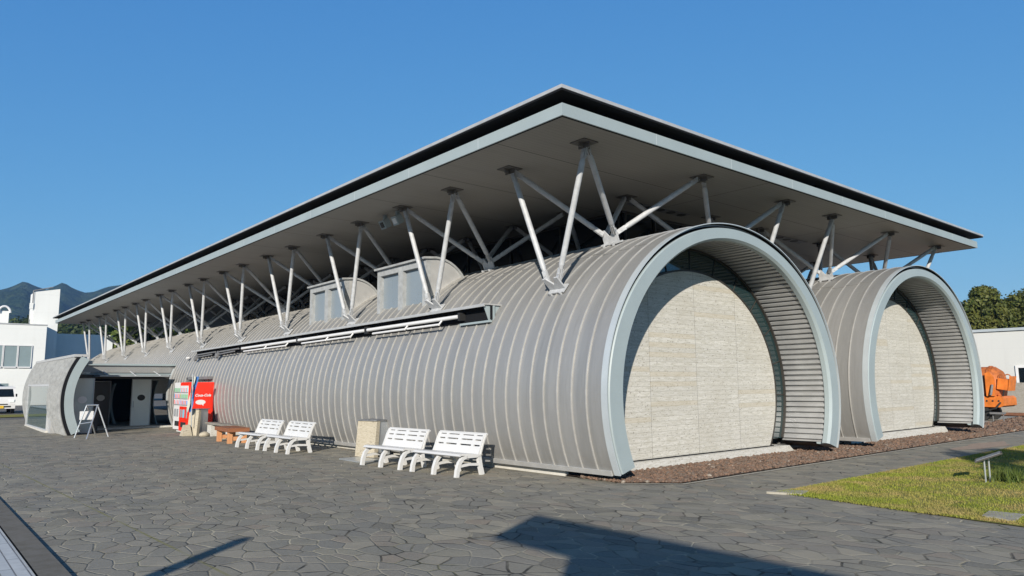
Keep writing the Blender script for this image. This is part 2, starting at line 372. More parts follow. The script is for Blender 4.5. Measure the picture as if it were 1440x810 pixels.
# gravel stones
def ico():
    bm = bmesh.new(); bmesh.ops.create_icosphere(bm, subdivisions=1, radius=1); v = np.array([p.co[:] for p in bm.verts]); f = [[q.index for q in p.verts] for p in bm.faces]; bm.free(); return v, np.array(f)
iv, iff = ico()
def scatter_stones(name, n, inside, rng, rr, zf, mat):
    V = []; F = []; k = 0
    while k < n:
        x, y = rng()
        if not inside(x, y): continue
        r = random.uniform(*rr); sc = np.array([random.uniform(.7, 1.3), random.uniform(.7, 1.3), random.uniform(.55, .9)]) * r
        a = random.uniform(0, 6.28); c, s_ = math.cos(a), math.sin(a)
        jit = 1 + RNG.uniform(-.22, .22, (len(iv), 1)); p = iv * jit * sc
        p = np.stack([p[:, 0] * c - p[:, 1] * s_ + x, p[:, 0] * s_ + p[:, 1] * c + y, p[:, 2] + zf + r * random.uniform(.0, .45)], 1)
        V.append(p); F.append(iff + len(iv) * k); k += 1
    V = np.concatenate(V); F = np.concatenate(F)
    return npmesh(name, V[F].reshape(-1, 3), 3, mat) if False else meshobj(name, V.tolist(), F.tolist(), mat)
def inbed(x, y):
    if x < -2.88: return y > -.62 + (-2.88 - x) * 1.0 + .06
    return y > -.58 + .0044 * (x + 2.88)
g1 = scatter_stones('lava_gravel', 9500, inbed, lambda: (-3.5 + 17.5 * random.random() ** 1.35, random.uniform(-.64, 1.0)), (.017, .042), .014, GRAVEL)
tag(g1, 'reddish brown lava gravel heaped along the feet of the arched ends', 'gravel', kind='stuff')
g2 = scatter_stones('lava_gravel', 3200, lambda x, y: y < 1.2 + (x - 14) * .1 or y > 2.6 + (x - 15) * .12, lambda: (random.uniform(13.4, 24.5), random.uniform(-.5, 6)), (.03, .06), .012, GRAVEL)
tag(g2, 'brown lava gravel spread around the orange machine on the right', 'gravel', kind='stuff')
# lawn
LX0, LX1, LY0, LY1 = -2.75, 26, -12, -2.2
def lawn_left(y): return -2.62 + (y + 2.2) * .12
ln = []
ys = np.linspace(LY1, LY0, 24)
ln = [(lawn_left(y) + random.uniform(-.03, .03), y) for y in ys] + [(LX1, LY0)] + [(x, LY1 + random.uniform(-.03, .04)) for x in np.linspace(LX1, -2.3, 60)]
flat('lawn', ln, .012, SOIL)
def grass(name, n, gen, h, w, mat):
    P = gen(n); n = len(P); a = RNG.uniform(0, 2 * PI, n); hh = RNG.uniform(h[0], h[1], n); ww = RNG.uniform(w[0], w[1], n); b = RNG.uniform(0, 2 * PI, n); le = RNG.uniform(.2, .9, n) * hh
    base0 = P + np.stack([np.cos(a) * ww, np.sin(a) * ww, 0 * a], 1); base1 = P - np.stack([np.cos(a) * ww, np.sin(a) * ww, 0 * a], 1); tip = P + np.stack([np.cos(b) * le, np.sin(b) * le, hh], 1)
    return npmesh(name, np.stack([base0, base1, tip], 1).reshape(-1, 3), 3, mat)
def gl(n):
    x = -2.9 + 18 * RNG.random(n) ** 1.7; y = -2.15 - 7 * RNG.random(n) ** 1.5
    ok = x > -2.62 + (y + 2.2) * .12 - .05 + RNG.uniform(-.04, .04, n); x, y = x[ok], y[ok]; return np.stack([x, y, 0 * x + .01], 1)
gb = grass('lawn_grass', 120000, gl, (.010, .034), (.004, .009), BLADE); tag(gb, 'short yellowish green mown grass of the lawn by the path', 'grass', kind='stuff')
def tf(n): return np.stack([RNG.normal(1.12, .15, n), RNG.normal(-3.95, .12, n), 0 * np.zeros(n) + .01], 1)
tg = grass('grass_tuft', 480, tf, (.08, .26), (.005, .010), LEAF3); tag(tg, 'long green grass tuft around the slanted lawn sign posts', 'grass tuft')
for nm, pts, z in (('paving_slab', [(-2.80, -2.06), (-2.45, -2.12), (-2.28, -2.42), (-2.62, -2.50)], .03), ('paving_slab', [(-2.66, -4.75), (-2.25, -4.70), (-2.2, -5.05), (-2.75, -5.1)], .03)):
    mb = MB(); mb.prism(pts, 'z', .0, z); o = mb.build(nm, PALEK); tag(o, 'thin pale stone slab at the pointed tip of the lawn' if pts[0][1] > -3 else 'thin pale stone slab at the lawn edge nearest the camera', 'slab')
flat('sand_patch', [(8.0 + 1.6 * math.cos(a) * (1 + .2 * math.sin(3 * a)), -1.50 + .34 * math.sin(a) * (1 + .2 * math.cos(5 * a))) for a in np.linspace(0, 2 * PI, 26)[:-1]], .004, plain('reddish_sand', (.27, .20, .15), .95, 0, .2, 5))

# ------------------------------------------------------------------ museum
R, HC, B = 3.8818, 1.3604, 3.3271
RI, BI = 3.4462, 2.9969
TB = .3788
def bb(r): return BI + (r - RI) * (B - BI) / (R - RI)
def sink(y): return .0065 * max(0, y)
def bar_fn(cx, dy=0, dz=0): return lambda x, y, z: (x + cx, y + dy, z - sink(y) + dz)
def ell(r, t): return (r * math.cos(t), HC + bb(r) * math.sin(t))

museum = empty('museum_building', (0, 0, 0), 0, 'long grey museum of two zinc covered barrel vaults under one flat roof on steel struts', 'museum')

def loft(mb, prof, ts, closed=True, caps=True):
    """prof: list of (r, y); swept along the ellipse angles ts"""
    n = len(prof); v = []
    for t in ts:
        for r, y in prof: x, z = ell(r(t) if callable(r) else r, t); v.append((x, y, z))
    f = []
    for i in range(len(ts) - 1):
        for j in range(n if closed else n - 1):
            a = i * n + j; b = i * n + (j + 1) % n; f.append((a, b, b + n, a + n))
    if caps and closed: f += [tuple(range(n - 1, -1, -1)), tuple(range((len(ts) - 1) * n, len(ts) * n))]
    mb.add(v, f)

def fo(t): return R - .055 - .065 * max(0, math.sin(t)) ** 1.6     # outer edge of the hoop face, set back most where the lip's shade is widest
PITCH = .345
def vault(cx, dy, dz, full):
    fn = bar_fn(cx, dy, dz)
    mb = MB()
    YE = 24.6 if full else 16
    ts = np.linspace(-TB, PI + TB, 73)
    loft(mb, [(R, .10), (R, YE), (R - .06, YE), (R - .06, .10)], ts)
    t_cut = PI - math.asin((2.62 - HC) / B)
    if full:
        ts2 = np.linspace(-TB, t_cut, 50); loft(mb, [(R, YE + .001), (R, 47.6), (R - .06, 47.6), (R - .06, YE + .001)], ts2)
    # standing seams, folded into the same sheet
    mb.mi = 1
    k = 0; y = .445
    while y < (47.5 if full else 15.9):
        tt = np.linspace(PI * .12, (PI + TB - .012) if y < YE else t_cut, 40)
        w = .009
        loft(mb, [(R - .004, y - w), (R + .024, y - w), (R + .024, y + w), (R - .004, y + w)], tt)
        # lap joint of the sheets near the crown
        if y < 25:
            tl = 2.16 + .05 * ((k * 7) % 5) / 5; mb.mi = 0; loft(mb, [(R - .003, y + .012), (R + .016, y + .012), (R + .016, y + PITCH - .012), (R - .003, y + PITCH - .012)], [tl - .006, tl + .006]); mb.mi = 1
        y += PITCH; k += 1
    sh = mb.build('barrel_shell', [SKIN, SEAM], museum, True, 30, fn=fn)
    # hoop frame
    prof = [(RI, .15), (RI, .05), (RI + .05, 0), (lambda t: fo(t) - .02, 0), (fo, .02), (fo, .20), (R - .02, .20), (R - .02, .34), (RI + .12, .34), (RI + .12, .15)]
    mb = MB(); ts = np.linspace(-TB, PI + TB, 97); loft(mb, prof, ts); hp = mb.build('hoop_frame', FRAME, museum, True, 25, fn=fn)
    mb = MB(); loft(mb, [(lambda t: fo(t) + .002, .05), (lambda t: fo(t) + .005, .05), (lambda t: fo(t) + .005, .17), (R - .022, .17), (R - .022, .03), (R - .017, .03), (R - .017, .18), (lambda t: fo(t) + .002, .18)], ts); mb.build('dark_lining', DARK, hp, fn=fn)  # black sheet stands for the shaded underside of the skin's edge
    mb = MB(); loft(mb, [(R - .015, -.005), (R + .006, -.005), (R + .006, .12), (R - .015, .12)], ts); mb.build('edge_strip', LIP, sh, True, 30, fn=fn)
    # corrugated lining
    mb = MB(); pts = []
    t = -TB + .02; i = 0; n = 96
    for i in range(n + 1):
        t0 = -TB + .015 + (PI + 2 * TB - .03) * i / n; dt = (PI + 2 * TB - .03) / n
        for fr, rr in ((0, 3.552), (.30, 3.552), (.38, 3.48), (.92, 3.48)):
            if i < n: pts.append((t0 + fr * dt, rr))
    v = []; f = []
    for t, r in pts:
        x, z = ell(r, t); v += [(x, .12, z), (x, 1.16, z)]
    f = [(2 * i, 2 * i + 2, 2 * i + 3, 2 * i + 1) for i in range(len(pts) - 1)]
    mb.add(v, f); mb.build('soffit_lining', LINING, sh, fn=fn)
    # dark closing sheet under the foot, base flashing
    for sg in (-1, 1):
        mb = MB(); t0 = -TB if sg > 0 else PI + TB
        (xa, za), (xb, zb) = ell(RI + .02, t0), ell(R - .02, t0); d = .004
        mb.add([(xa, .3, za - d), (xb, .3, zb - d), (xb, 1.2, zb - d), (xa, 1.2, za - d)], [(0, 1, 2, 3)])
        mb.build('foot_closure', BRONZE, sh, fn=fn)
    mb = MB(); loft(mb, [(R + .004, .15), (R + .035, .15), (R + .035, YE), (R + .004, YE)], np.linspace(PI + TB - .024, PI + TB + .002, 3)); mb.build('base_flashing', COVER, sh, fn=fn)
    # glazed ring, concrete gable, kerb
    mb = MB(); tt = np.linspace(-TB + .03, PI + TB - .03, 80); a_, b_ = 3.50, 3.05
    ring = [(a_ * math.cos(t), HC + b_ * math.sin(t)) for t in tt]; mb.prism(ring, 'y', 1.14, 1.20); gz = mb.build('gable_glazing', TEAL, museum, fn=fn)
    for t in np.linspace(-.02, PI + .02, 13):
        mb = MB(); c, s_ = math.cos(t), math.sin(t); p0 = Vector((2.9 * c, 1.13, HC + 2.44 * s_)); p1 = Vector((3.47 * c, 1.13, HC + 3.02 * s_)); mb.tube(p0, p1, .012, n=6); mb.build('mullion', BRONZE, gz, fn=fn)
    mb = MB(); loft(mb, [(3.43, 1.09), (3.47, 1.09), (3.47, 1.139), (3.43, 1.139)], np.linspace(-TB + .03, PI + TB - .03, 81)); mb.build('trim_arch', BRONZE, gz, True, 30, fn=fn)
    tt = np.linspace(-.50, PI + .50, 81); mb = MB(); mb.prism([(2.95 * math.cos(t), HC + 2.52 * math.sin(t)) for t in tt], 'y', 1.06, 1.138); gw = mb.build('gable_wall', BOARDC, museum, fn=fn)
    mb = MB()
    ins = [((2.955 + q) * math.cos(t), HC + (2.525 + q) * math.sin(t)) for q in (0,) for t in tt]; ous = [((2.955 + .035) * math.cos(t), HC + (2.525 + .035) * math.sin(t)) for t in tt]
    for i in range(80): mb.prism([ins[i], ins[i + 1], ous[i + 1], ous[i]], 'y', 1.05, 1.137)
    mb.build('wall_capping', BRONZE, gw, fn=fn)
    mb = MB(); mb.prism([(-3.0, -.25), (3.35, -.25), (3.35, .04), (3.16, .165), (-3.0, .165)], 'y', .90, 1.36); mb.build('plinth_kerb', KERBW, sh, fn=fn)
    mb = MB(); mb.box(-2.7, 2.72, 1.03, 1.058, .166, .185); mb.build('shadow_joint', DARK, gw, fn=fn)
    mb = MB(); mb.box(-3.50, -3.42, 1.37, YE - .5, -.3, .14); mb.build('plinth_wall', PLINTH, sh, fn=fn)
    return sh
v1 = vault(0, 0, 0, True)
v2 = vault(8.94, -.107, .045, False)
# far end closure of the long vault (dark wall seen under the struts), link roof between the vaults
mb = MB(); mb.box(3.0, 5.9, 3.6, 40, 3.3, 3.9); mb.build('valley_roof', GALVD, museum)
mb = MB(); mb.box(3.72, 5.25, 3.7, 3.9, -.05, 3.3); mb.build('valley_wall', DGLASS, museum)
ve = MB(); ve.prism([(3.3 * math.cos(t), HC + 2.8 * math.sin(t) - .3) for t in np.linspace(0, PI, 30)], 'y', 47.2, 47.4); ve.build('end_wall', CONC, museum)

# roof
RX0, RX1, RY0, RY1, RZ = -4.743, 13.882, .018, 49.185, 5.8377
mb = MB(); mb.box(RX0 + .03, RX1 - .03, RY0 + .03, RY1 - .03, RZ + .004, RZ + .19); roof = mb.build('roof_slab', SOFFIT, museum)
mb = MB(); F_ = .202; w = .028
mb.box(RX0, RX1, RY0, RY0 + w, RZ - .004, RZ + F_); mb.box(RX0, RX1, RY1 - w, RY1, RZ - .004, RZ + F_); mb.box(RX0, RX0 + w, RY0 + w + .001, RY1 - w - .001, RZ - .004, RZ + F_); mb.box(RX1 - w, RX1, RY0 + w + .001, RY1 - w - .001, RZ - .004, RZ + F_)
fas = mb.build('fascia', FRAME, museum)
for x in np.arange(RX0 + 2.35, RX1, 2.36): mb = MB(); mb.box(x, x + .012, RY0 - .003, RY0 - .0005, RZ, RZ + F_); mb.build('fascia_joint', LIP, fas)
for y in np.arange(RY0 + 2.2, RY1, 2.36): mb = MB(); mb.box(RX0 - .003, RX0 - .0005, y, y + .012, RZ, RZ + F_); mb.build('fascia_joint', LIP, fas)
mb = MB(); mb.box(RX0 + .029, RX1 - .029, RY0 + .029, RY0 + .07, RZ - .003, RZ + .003); mb.box(RX0 + .029, RX0 + .07, RY0 + .071, RY1 - .03, RZ - .003, RZ + .003); mb.build('drip_groove', DARK, fas)
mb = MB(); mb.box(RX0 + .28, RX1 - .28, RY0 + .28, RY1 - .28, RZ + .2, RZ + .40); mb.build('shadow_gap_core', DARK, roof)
OH = .152; mb = MB()
mb.box(RX0 - OH, RX1 + OH, RY0 - OH, RY1 + OH, RZ + .366, RZ + .424); cov = mb.build('roof_cover', COVER, museum)
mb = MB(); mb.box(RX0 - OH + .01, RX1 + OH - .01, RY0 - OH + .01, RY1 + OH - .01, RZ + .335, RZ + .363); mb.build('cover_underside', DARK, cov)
for x in np.arange(RX0 + 1.2, RX1, 2.4): mb = MB(); mb.box(x, x + .02, RY0 + .12, RY0 + .27, RZ + .205, RZ + .333); mb.build('cover_bracket', DARK, cov)
for y in np.arange(RY0 + 1.2, RY1, 2.4): mb = MB(); mb.box(RX0 + .12, RX0 + .27, y, y + .02, RZ + .205, RZ + .333); mb.build('cover_bracket', DARK, cov)
# recessed light panels and floodlights on the soffit
for x0, x1 in ((.5, 2.6), (6.9, 8.5)):
    mb = MB(); mb.box(x0, x1, 2.95, 3.25, RZ - .012, RZ + .003); pn = mb.build('light_panel', GALVD, museum)
    for x in np.arange(x0 + .25, x1 - .1, .42): mb = MB(); mb.tube((x, 3.10, RZ - .02), (x, 3.10, RZ - .013), .12, n=16); mb.build('downlight', BLACK, pn)
for y, lens in ((7.25, WHITEM), (7.85, BRONZE)):
    mb = MB(); M = Matrix.Rotation(-.5, 3, 'Y'); mb.cbox((-3.40, y, 5.62), (.18, .24, .22), M); mb.box(-3.44, -3.36, y - .04, y + .04, 5.7, RZ); fl = mb.build('floodlight', FRAME, museum)
    mb = MB(); mb.cbox(Vector((-3.40, y, 5.62)) + M @ Vector((-.095, 0, 0)), (.01, .15, .14), M); mb.build('lamp_lens', lens, fl)

# clerestory glazing behind the struts
mb = MB()
mb.box(.95, .99, 3.85, 30, 3.9, RZ - .05); mb.box(1.0, 8.0, 3.80, 3.84, 3.3, RZ - .05); mb.box(7.96, 8.0, 3.85, 30, 3.3, RZ - .05)
cl = mb.build('clerestory_glazing', DGLASS, museum)
mb = MB()
for y in np.arange(3.85, 30.1, 2.1): mb.box(.91, .948, y, y + .06, 3.9, RZ - .06)
for x in np.arange(1.02, 8.0, 1.16): mb.box(x, x + .05, 3.75, 3.797, 3.3, RZ - .06)
mb.box(.90, 8.05, 3.74, 3.86, RZ - .055, RZ - .002); mb.box(.90, .99, 3.86, 30, RZ - .055, RZ - .002)
mb.build('mullion', BRONZE, cl)

# struts -----------------------------------------------------------------
def on_shell(x, y, cx=0, dz=0):
    u = x - cx; return Vector((x, y, HC + B * math.sqrt(max(0, 1 - (u / R) ** 2)) - sink(y) + dz))
pair_c = [1.78, 5.82, 10.03, 14.33, 18.62, 22.95, 27.4, 31.9, 36.2, 41.0, 46.0]
foot_c = [1.84, 5.86, 9.95, 14.25, 18.35, 22.7, 27.1, 31.5, 35.8, 40.6, 45.2]
half = 1.03
strutgeo = []
def strut_geo(mb, a, b):
    a = Vector(a); b = Vector(b); d = (b - a).normalized(); L = (b - a).length
    side = d.cross(Vector((0, 0, 1))).normalized(); up = side.cross(d)
    M = Matrix((d, side, up)).transposed()
    mb.tube(a + d * .34, b - d * .34, .055, n=14)
    for p, q in ((a + d * .34, a + d * .24), (b - d * .34, b - d * .24)): mb.tube(p, q, .055, .036, n=14)
    for c in (a + d * .16, b - d * .16):
        mb.cbox(c, (.24, .022, .10), M)
        for s_ in (-1, 1): mb.cbox(c + side * .032 * s_, (.20, .012, .085), M)
        mb.tube(c - side * .05, c + side * .05, .025, n=8)
def bracket(p, nrm, along, big=True):
    """gusset plate standing on the shell, with base plate"""
    nrm = Vector(nrm).normalized(); al = Vector(along); side = nrm.cross(al).normalized(); al = side.cross(nrm)
    M = Matrix((al, side, nrm)).transposed(); mb = MB(); p = Vector(p)
    mb.cbox(p + nrm * .035, (.42, .22, .025), M)
    poly = [(-.20, .045), (.20, .045), (.20, .18), (.20, .32), (.11, .32), (0, .16), (-.11, .32), (-.20, .32), (-.20, .18)]
    v = [p + al * u + nrm * w + side * s_ for s_ in (-.016, .016) for u, w in poly]; n = len(poly)
    mb.add(v, [tuple(range(n)), tuple(range(2 * n - 1, n - 1, -1))] + [(i, n + i, n + (i + 1) % n, (i + 1) % n) for i in range(n)])
    for s_ in (-1, 1): mb.cbox(p + al * .13 * s_ + nrm * .02 + side * .12, (.04, .04, .07), M)
    return mb
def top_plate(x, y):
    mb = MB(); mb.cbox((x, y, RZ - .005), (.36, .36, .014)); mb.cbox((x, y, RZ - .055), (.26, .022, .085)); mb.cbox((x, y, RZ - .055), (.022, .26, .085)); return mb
named = []; rest = MB()
def place(kind, i, mbs):
    pass
jobs = []   # (priority, name, a, b)
def row(tops_x, feet_xs, cx, dz, npairs, prio, first=0):
    for i in range(first, npairs):
        for s_ in (-1, 1):
            ty = pair_c[i] + s_ * half
            for fx in feet_xs:
                q = on_shell(cx + fx, foot_c[i] + s_ * .13, cx, dz); nx = Vector((fx / R ** 2, 0, (q.z - HC) / B ** 2)).normalized()
                a = q + nx * .20; b = Vector((tops_x, ty, RZ - .01))
                d = b - a; jobs.append((prio + i * .1, a, b + Vector((0.05 * (1 if fx > tops_x - cx else -1), 0, 0))))
row(-3.50, (-3.12, -1.60), 0, 0, 11, 0)
row(0.0, (-1.60, 1.60), 0, 0, 11, 3)
row(3.30, (1.60, 3.12), 0, 0, 3, 4)
row(5.62, (-3.12, -1.60), 8.94, .045, 3, 2.5)
row(9.06, (-1.60, 1.60), 8.94, .045, 3, 2.6)
row(12.52, (1.60, 3.12), 8.94, .045, 3, 2.7)
jobs.sort(key=lambda j: j[0])
for k, (_, a, b) in enumerate(jobs):
    if k < 100: mb = MB(); strut_geo(mb, a, b); mb.build('strut', GALV, museum, True, 35)
    else: strut_geo(rest, a, b)
if rest.v: tag(rest.build('strut', GALV, museum, True, 35), kind='stuff')
for cx, dz, n_, xs in ((0, 0, 11, (-3.12, -1.60)), (0, 0, 3, (1.60, 3.12)), (8.94, .045, 3, (-3.12, -1.60, 1.60))):
    for i in range(n_):
        for fx in xs:
            q = on_shell(cx + fx, foot_c[i], cx, dz); nr = Vector((fx / R ** 2, 0, (q.z - HC) / B ** 2))
            bracket(q, nr, (0, 1, 0)).build('strut_foot', GALV, museum)
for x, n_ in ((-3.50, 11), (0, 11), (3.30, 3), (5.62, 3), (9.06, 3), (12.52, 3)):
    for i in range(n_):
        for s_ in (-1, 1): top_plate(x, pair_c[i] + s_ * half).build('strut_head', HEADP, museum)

# dormers ------------------------------------------------------------------
def dormer(y0, y1):
    fnz = lambda x, y, z: (x, y, z - sink(y))
    zt, zb, xf = 4.68, 3.42, -2.92
    arc = [(xf - .13, zt - .015)] + [(xf + .22 + .95 * math.sin(t), zt + .02 - .85 * (1 - math.cos(t))) for t in np.linspace(0, 1.25, 9)]
    mb = MB()
    side = [(xf + .09, zb)] + [(xf + .09, zt - .03)] + [(x, z - .03) for x, z in arc[1:]] + [(-1.6, 3.4)]
    mb.prism(side, 'y', y0, y1)
    d = mb.build('dormer_window', COVER, museum, fn=fnz)
    mb = MB(); mb.ribbon(arc, .05, 'y', y0 - .05, y1 + .05); mb.build('dormer_roof', FRAMEG, d, fn=fnz)
    mb = MB(); m = (y0 + y1) / 2
    zz = [(y0, y0 + .15), (m - .11, m + .11), (y1 - .15, y1)]
    for a, b in zz: mb.box(xf - .05, xf + .088, a, b, zb - .1, zt - .20)
    mb.box(xf - .05, xf + .088, y0, y1, zt - .199, zt - .02)
    mb.build('window_frame', FRAMEG, d, fn=fnz)
    for a, b in ((y0 + .15, m - .11), (m + .11, y1 - .15)):
        mb = MB(); mb.box(xf + .06, xf + .08, a, b, zb, zt - .2); mb.build('window_pane', FROST, d, fn=fnz)
    # apron flashing on the uphill flank
    for sgn, yy in ((-1, y0), (1, y1)):
        mb = MB(); pts = [(x, HC + B * math.sqrt(1 - (x / R) ** 2) + .02) for x in np.linspace(xf, -1.95, 8)]
        mb.ribbon(pts, .05, 'y', yy - .10 if sgn < 0 else yy, yy if sgn < 0 else yy + .10)
        mb.build('flashing', SEAM, d, fn=fnz)
dormer(6.62, 8.95); dormer(10.82, 13.1)

# awning housing -----------------------------------------------------------
fnz = lambda x, y, z: (x, y, z - .0115 * max(0, y - 3.4))
AY0, AY1 = 3.42, 22.4
mb = MB(); mb.box(-3.68, -3.10, AY0, AY1, 3.165, 3.19); mb.box(-3.69, -3.66, AY0, AY1, 3.13, 3.163); aw = mb.build('awning_housing', COVER, museum, fn=fnz)
mb = MB(); mb.box(-3.50, -3.46, AY0 + .01, AY1 - .1, 2.88, 3.163); mb.build('back_board', DARK, aw, fn=fnz)
mb = MB(); mb.prism([(-3.66, 3.16), (-3.2, 3.16), (-3.35, 2.84), (-3.52, 2.84)], 'y', AY0 + .04, AY0 + .06); mb.box(-3.56, -3.48, AY0, AY0 + 1.0, 2.82, 2.86); mb.box(-3.45, -3.41, AY0, AY0 + 1, 2.86, 3.16); mb.build('end_plate', FRAME, aw, fn=fnz)
segs = [(4.35, 8.2), (8.35, 12.3), (12.45, 16.9)]
for a, b in segs:
    mb = MB(); mb.tube((-3.64, a, 3.0), (-3.64, b, 3.0), .042, n=12); ro = mb.build('awning_roller', WHITEM, museum, True, 40, fn=fnz)
    for c0, c1 in ((a + .6, (a + b) / 2 - .05), ((a + b) / 2 + .05, b - .4)):
        mb = MB(); mb.tube((-3.72, c0, 2.88), (-3.72, c1, 2.88), .026, n=10); mb.tube((-3.72, c0, 2.88), (-3.62, c0, 3.0), .02, n=8); mb.build('folded_arm', WHITEM, ro, True, 40, fn=fnz)
    for c in (a - .03, b + .03):
        mb = MB(); mb.box(-3.66, -3.50, c - .03, c + .03, 2.92, 3.08); mb.build('end_bearing', BLACK, ro, fn=fnz)
for a, b in ((17.3, 19.4), (19.7, 21.9)):
    mb = MB(); mb.tube((-3.62, a, 3.02), (-3.62, b, 3.00), .03, n=10); mb.tube((-3.72, a + .1, 2.93), (-3.70, b - .3, 2.90), .024, n=10); mb.tube((-3.70, b - .3, 2.9), (-3.62, b, 3.0), .05, n=10); mb.tube((-3.74, b - .12, 2.86), (-3.66, b - .12, 2.86), .10, n=14); mb.build('awning_arm', GALVD, aw, True, 40, fn=fnz)
# wall lamp beside the awning end
mb = MB(); mb.tube((-3.55, 23.1, 2.72), (-3.66, 23.1, 2.70), .05, n=12); mb.build('wall_lamp', WHITEM, museum)

# ------------------------------------------------------------------ entrance pavilion
SGLASS = m_glass('clear_side_glass', (.05, .085, .085), .02, .6)
ent = empty('entrance_pavilion', (-8, 21.5, -.09), 0, 'low entrance pavilion with a curved zinc shell and glass doors left of the vault', 'entrance')
ent_inv = Matrix.Translation((8, -21.5, .09))
def efn(x, y, z): return (x + 8, y - 21.5, z + .09)
CXa, ra, ba = -4.35, 3.82, 3.30      # arc of the shell
def ear(r, t): return (CXa - r * math.cos(t), 1.15 + (r - ra + ba) * math.sin(t))
t0, t1 = -.39, .475
tt = np.linspace(t0, t1, 26)
WY0, WY1, WZ1 = 24.2, 30.0, 1.70
def shell_piece(mb, ya, yb, ta, tb, r=ra, th=.06, n=20):
    q = np.linspace(ta, tb, n)
    o_ = [ear(r, t) for t in q]; i_ = [ear(r - th, t) for t in q]
    for k in range(n - 1): mb.prism([o_[k], o_[k + 1], i_[k + 1], i_[k]], 'y', ya, yb)
tw = math.asin((WZ1 - 1.15) / ba)
mb = MB(); shell_piece(mb, 21.55, WY0 - .02, t0, t1); shell_piece(mb, WY0 - .02, 31.0, tw, t1); shell_piece(mb, WY1, 31.0, t0, tw)
mb.mi = 1
y = 21.75
while y < 31:
    ta = t0 if (y < WY0 - .05 or y > WY1) else tw
    q = np.linspace(ta, t1, 16); o_ = [ear(ra + .08, t) for t in q]; i_ = [ear(ra - .002, t) for t in q]
    for k in range(15): mb.prism([o_[k], o_[k + 1], i_[k + 1], i_[k]], 'y', y - .014, y + .014)
    y += .46
es = mb.build('curved_shell', [SKIN, FRAMEG], ent, fn=efn)
mb = MB(); shell_piece(mb, 21.5, 21.85, t0, t1 + .02, ra - .11, .28); mb.build('edge_frame', FRAME, es, True, 30, fn=efn)
mb = MB(); shell_piece(mb, 21.515, 21.545, t0, t1, ra - .004, .115); mb.build('dark_lining', DARK, es, fn=efn)
xt, zt = ear(ra, t1); mb = MB(); mb.box(xt - .10, xt + .35, 21.5, 31, zt - .02, zt + .07); mb.build('top_coping', COVER, es, fn=efn)
# side window set into the shell
mb = MB(); mb.box(-8.14, -8.10, WY0 + .08, WY1 - .08, .02, WZ1 - .08); wn_ = mb.build('side_window', SGLASS, ent, fn=efn)
mb = MB(); mb.box(-8.18, -8.06, WY0, WY0 + .08, -.02, WZ1); mb.box(-8.18, -8.06, WY1 - .08, WY1, -.02, WZ1); mb.box(-8.18, -8.06, WY0 + .081, WY1 - .081, WZ1 - .08, WZ1); mb.box(-8.18, -8.06, WY0 + .081, WY1 - .081, -.02, .02); mb.build('window_frame', GALV, wn_, fn=efn)
mb = MB(); mb.box(-8.20, -8.0, WY0 - .02, WY1 + .02, -.18, -.021); mb.build('window_sill', PLINTH, wn_, fn=efn)
mb = MB(); mb.box(-8.12, -7.9, WY0 - .62, WY0 - .02, -.1, WZ1); mb.build('window_jamb', COVER, es, fn=efn)
# link roof with fascia
mb = MB(); mb.box(-7.35, -3.42, 25.0, 33, 2.13, 2.46); lr = mb.build('link_roof', COVER, ent, fn=efn)
mb = MB(); mb.box(-7.6, -3.52, 24.90, 24.998, 2.14, 2.43); fa2 = mb.build('roof_fascia', SKIN, lr, fn=efn)
mb = MB(); mb.box(-7.62, -3.45, 24.80, 24.898, 2.43, 2.50); mb.box(-7.62, -3.45, 24.84, 24.898, 2.06, 2.11); mb.build('gutter', FRAME, lr, fn=efn)
mb = MB(); mb.box(-7.7, -7.2, 21.9, 25, 2.40, 2.52); mb.box(-7.7, -7.25, 21.9, 24.9, 2.05, 2.12); mb.build('side_roof', FRAME, ent, fn=efn)
mb = MB(); mb.box(-6.6, -4.1, 23.7, 25.4, 1.98, 2.02); cg = mb.build('door_canopy', LIP, ent, fn=efn)
for x in (-6.3, -5.3, -4.4):
    mb = MB(); mb.tube((x, 23.9, 2.02), (x, 24.88, 2.2), .02, n=8); mb.build('canopy_tie', GALV, cg, fn=efn)
TINT = m_glass('tinted_panel', (.035, .040, .042), .32, .4)
for xo, yo in ((-5.35, 28.0), (-5.15, 29.2), (-4.05, 27.2)):
    q = np.linspace(-.36, .26, 14); rr_ = 3.75
    o_ = [(xo + rr_ - rr_ * math.cos(t), .95 + 3.0 * math.sin(t)) for t in q]; mb = MB()
    for k in range(13): mb.prism([o_[k], o_[k + 1], (o_[k + 1][0] + .09, o_[k + 1][1]), (o_[k][0] + .09, o_[k][1])], 'y', yo, yo + .25)
    mb.build('curved_mullion', LIP, ent, fn=efn)
# dark interior: floor, back wall, side wall
mb = MB(); mb.box(-7.6, -3.5, 24.6, 30, -.11, -.03); mb.build('threshold_slab', CONC, ent, fn=efn)
mb = MB(); mb.box(-7.6, -3.3, 31.0, 31.1, -.1, 2.12); mb.box(-7.62, -7.58, 26.6, 31, -.1, 2.12); mb.build('back_wall', DARK, ent, fn=efn)
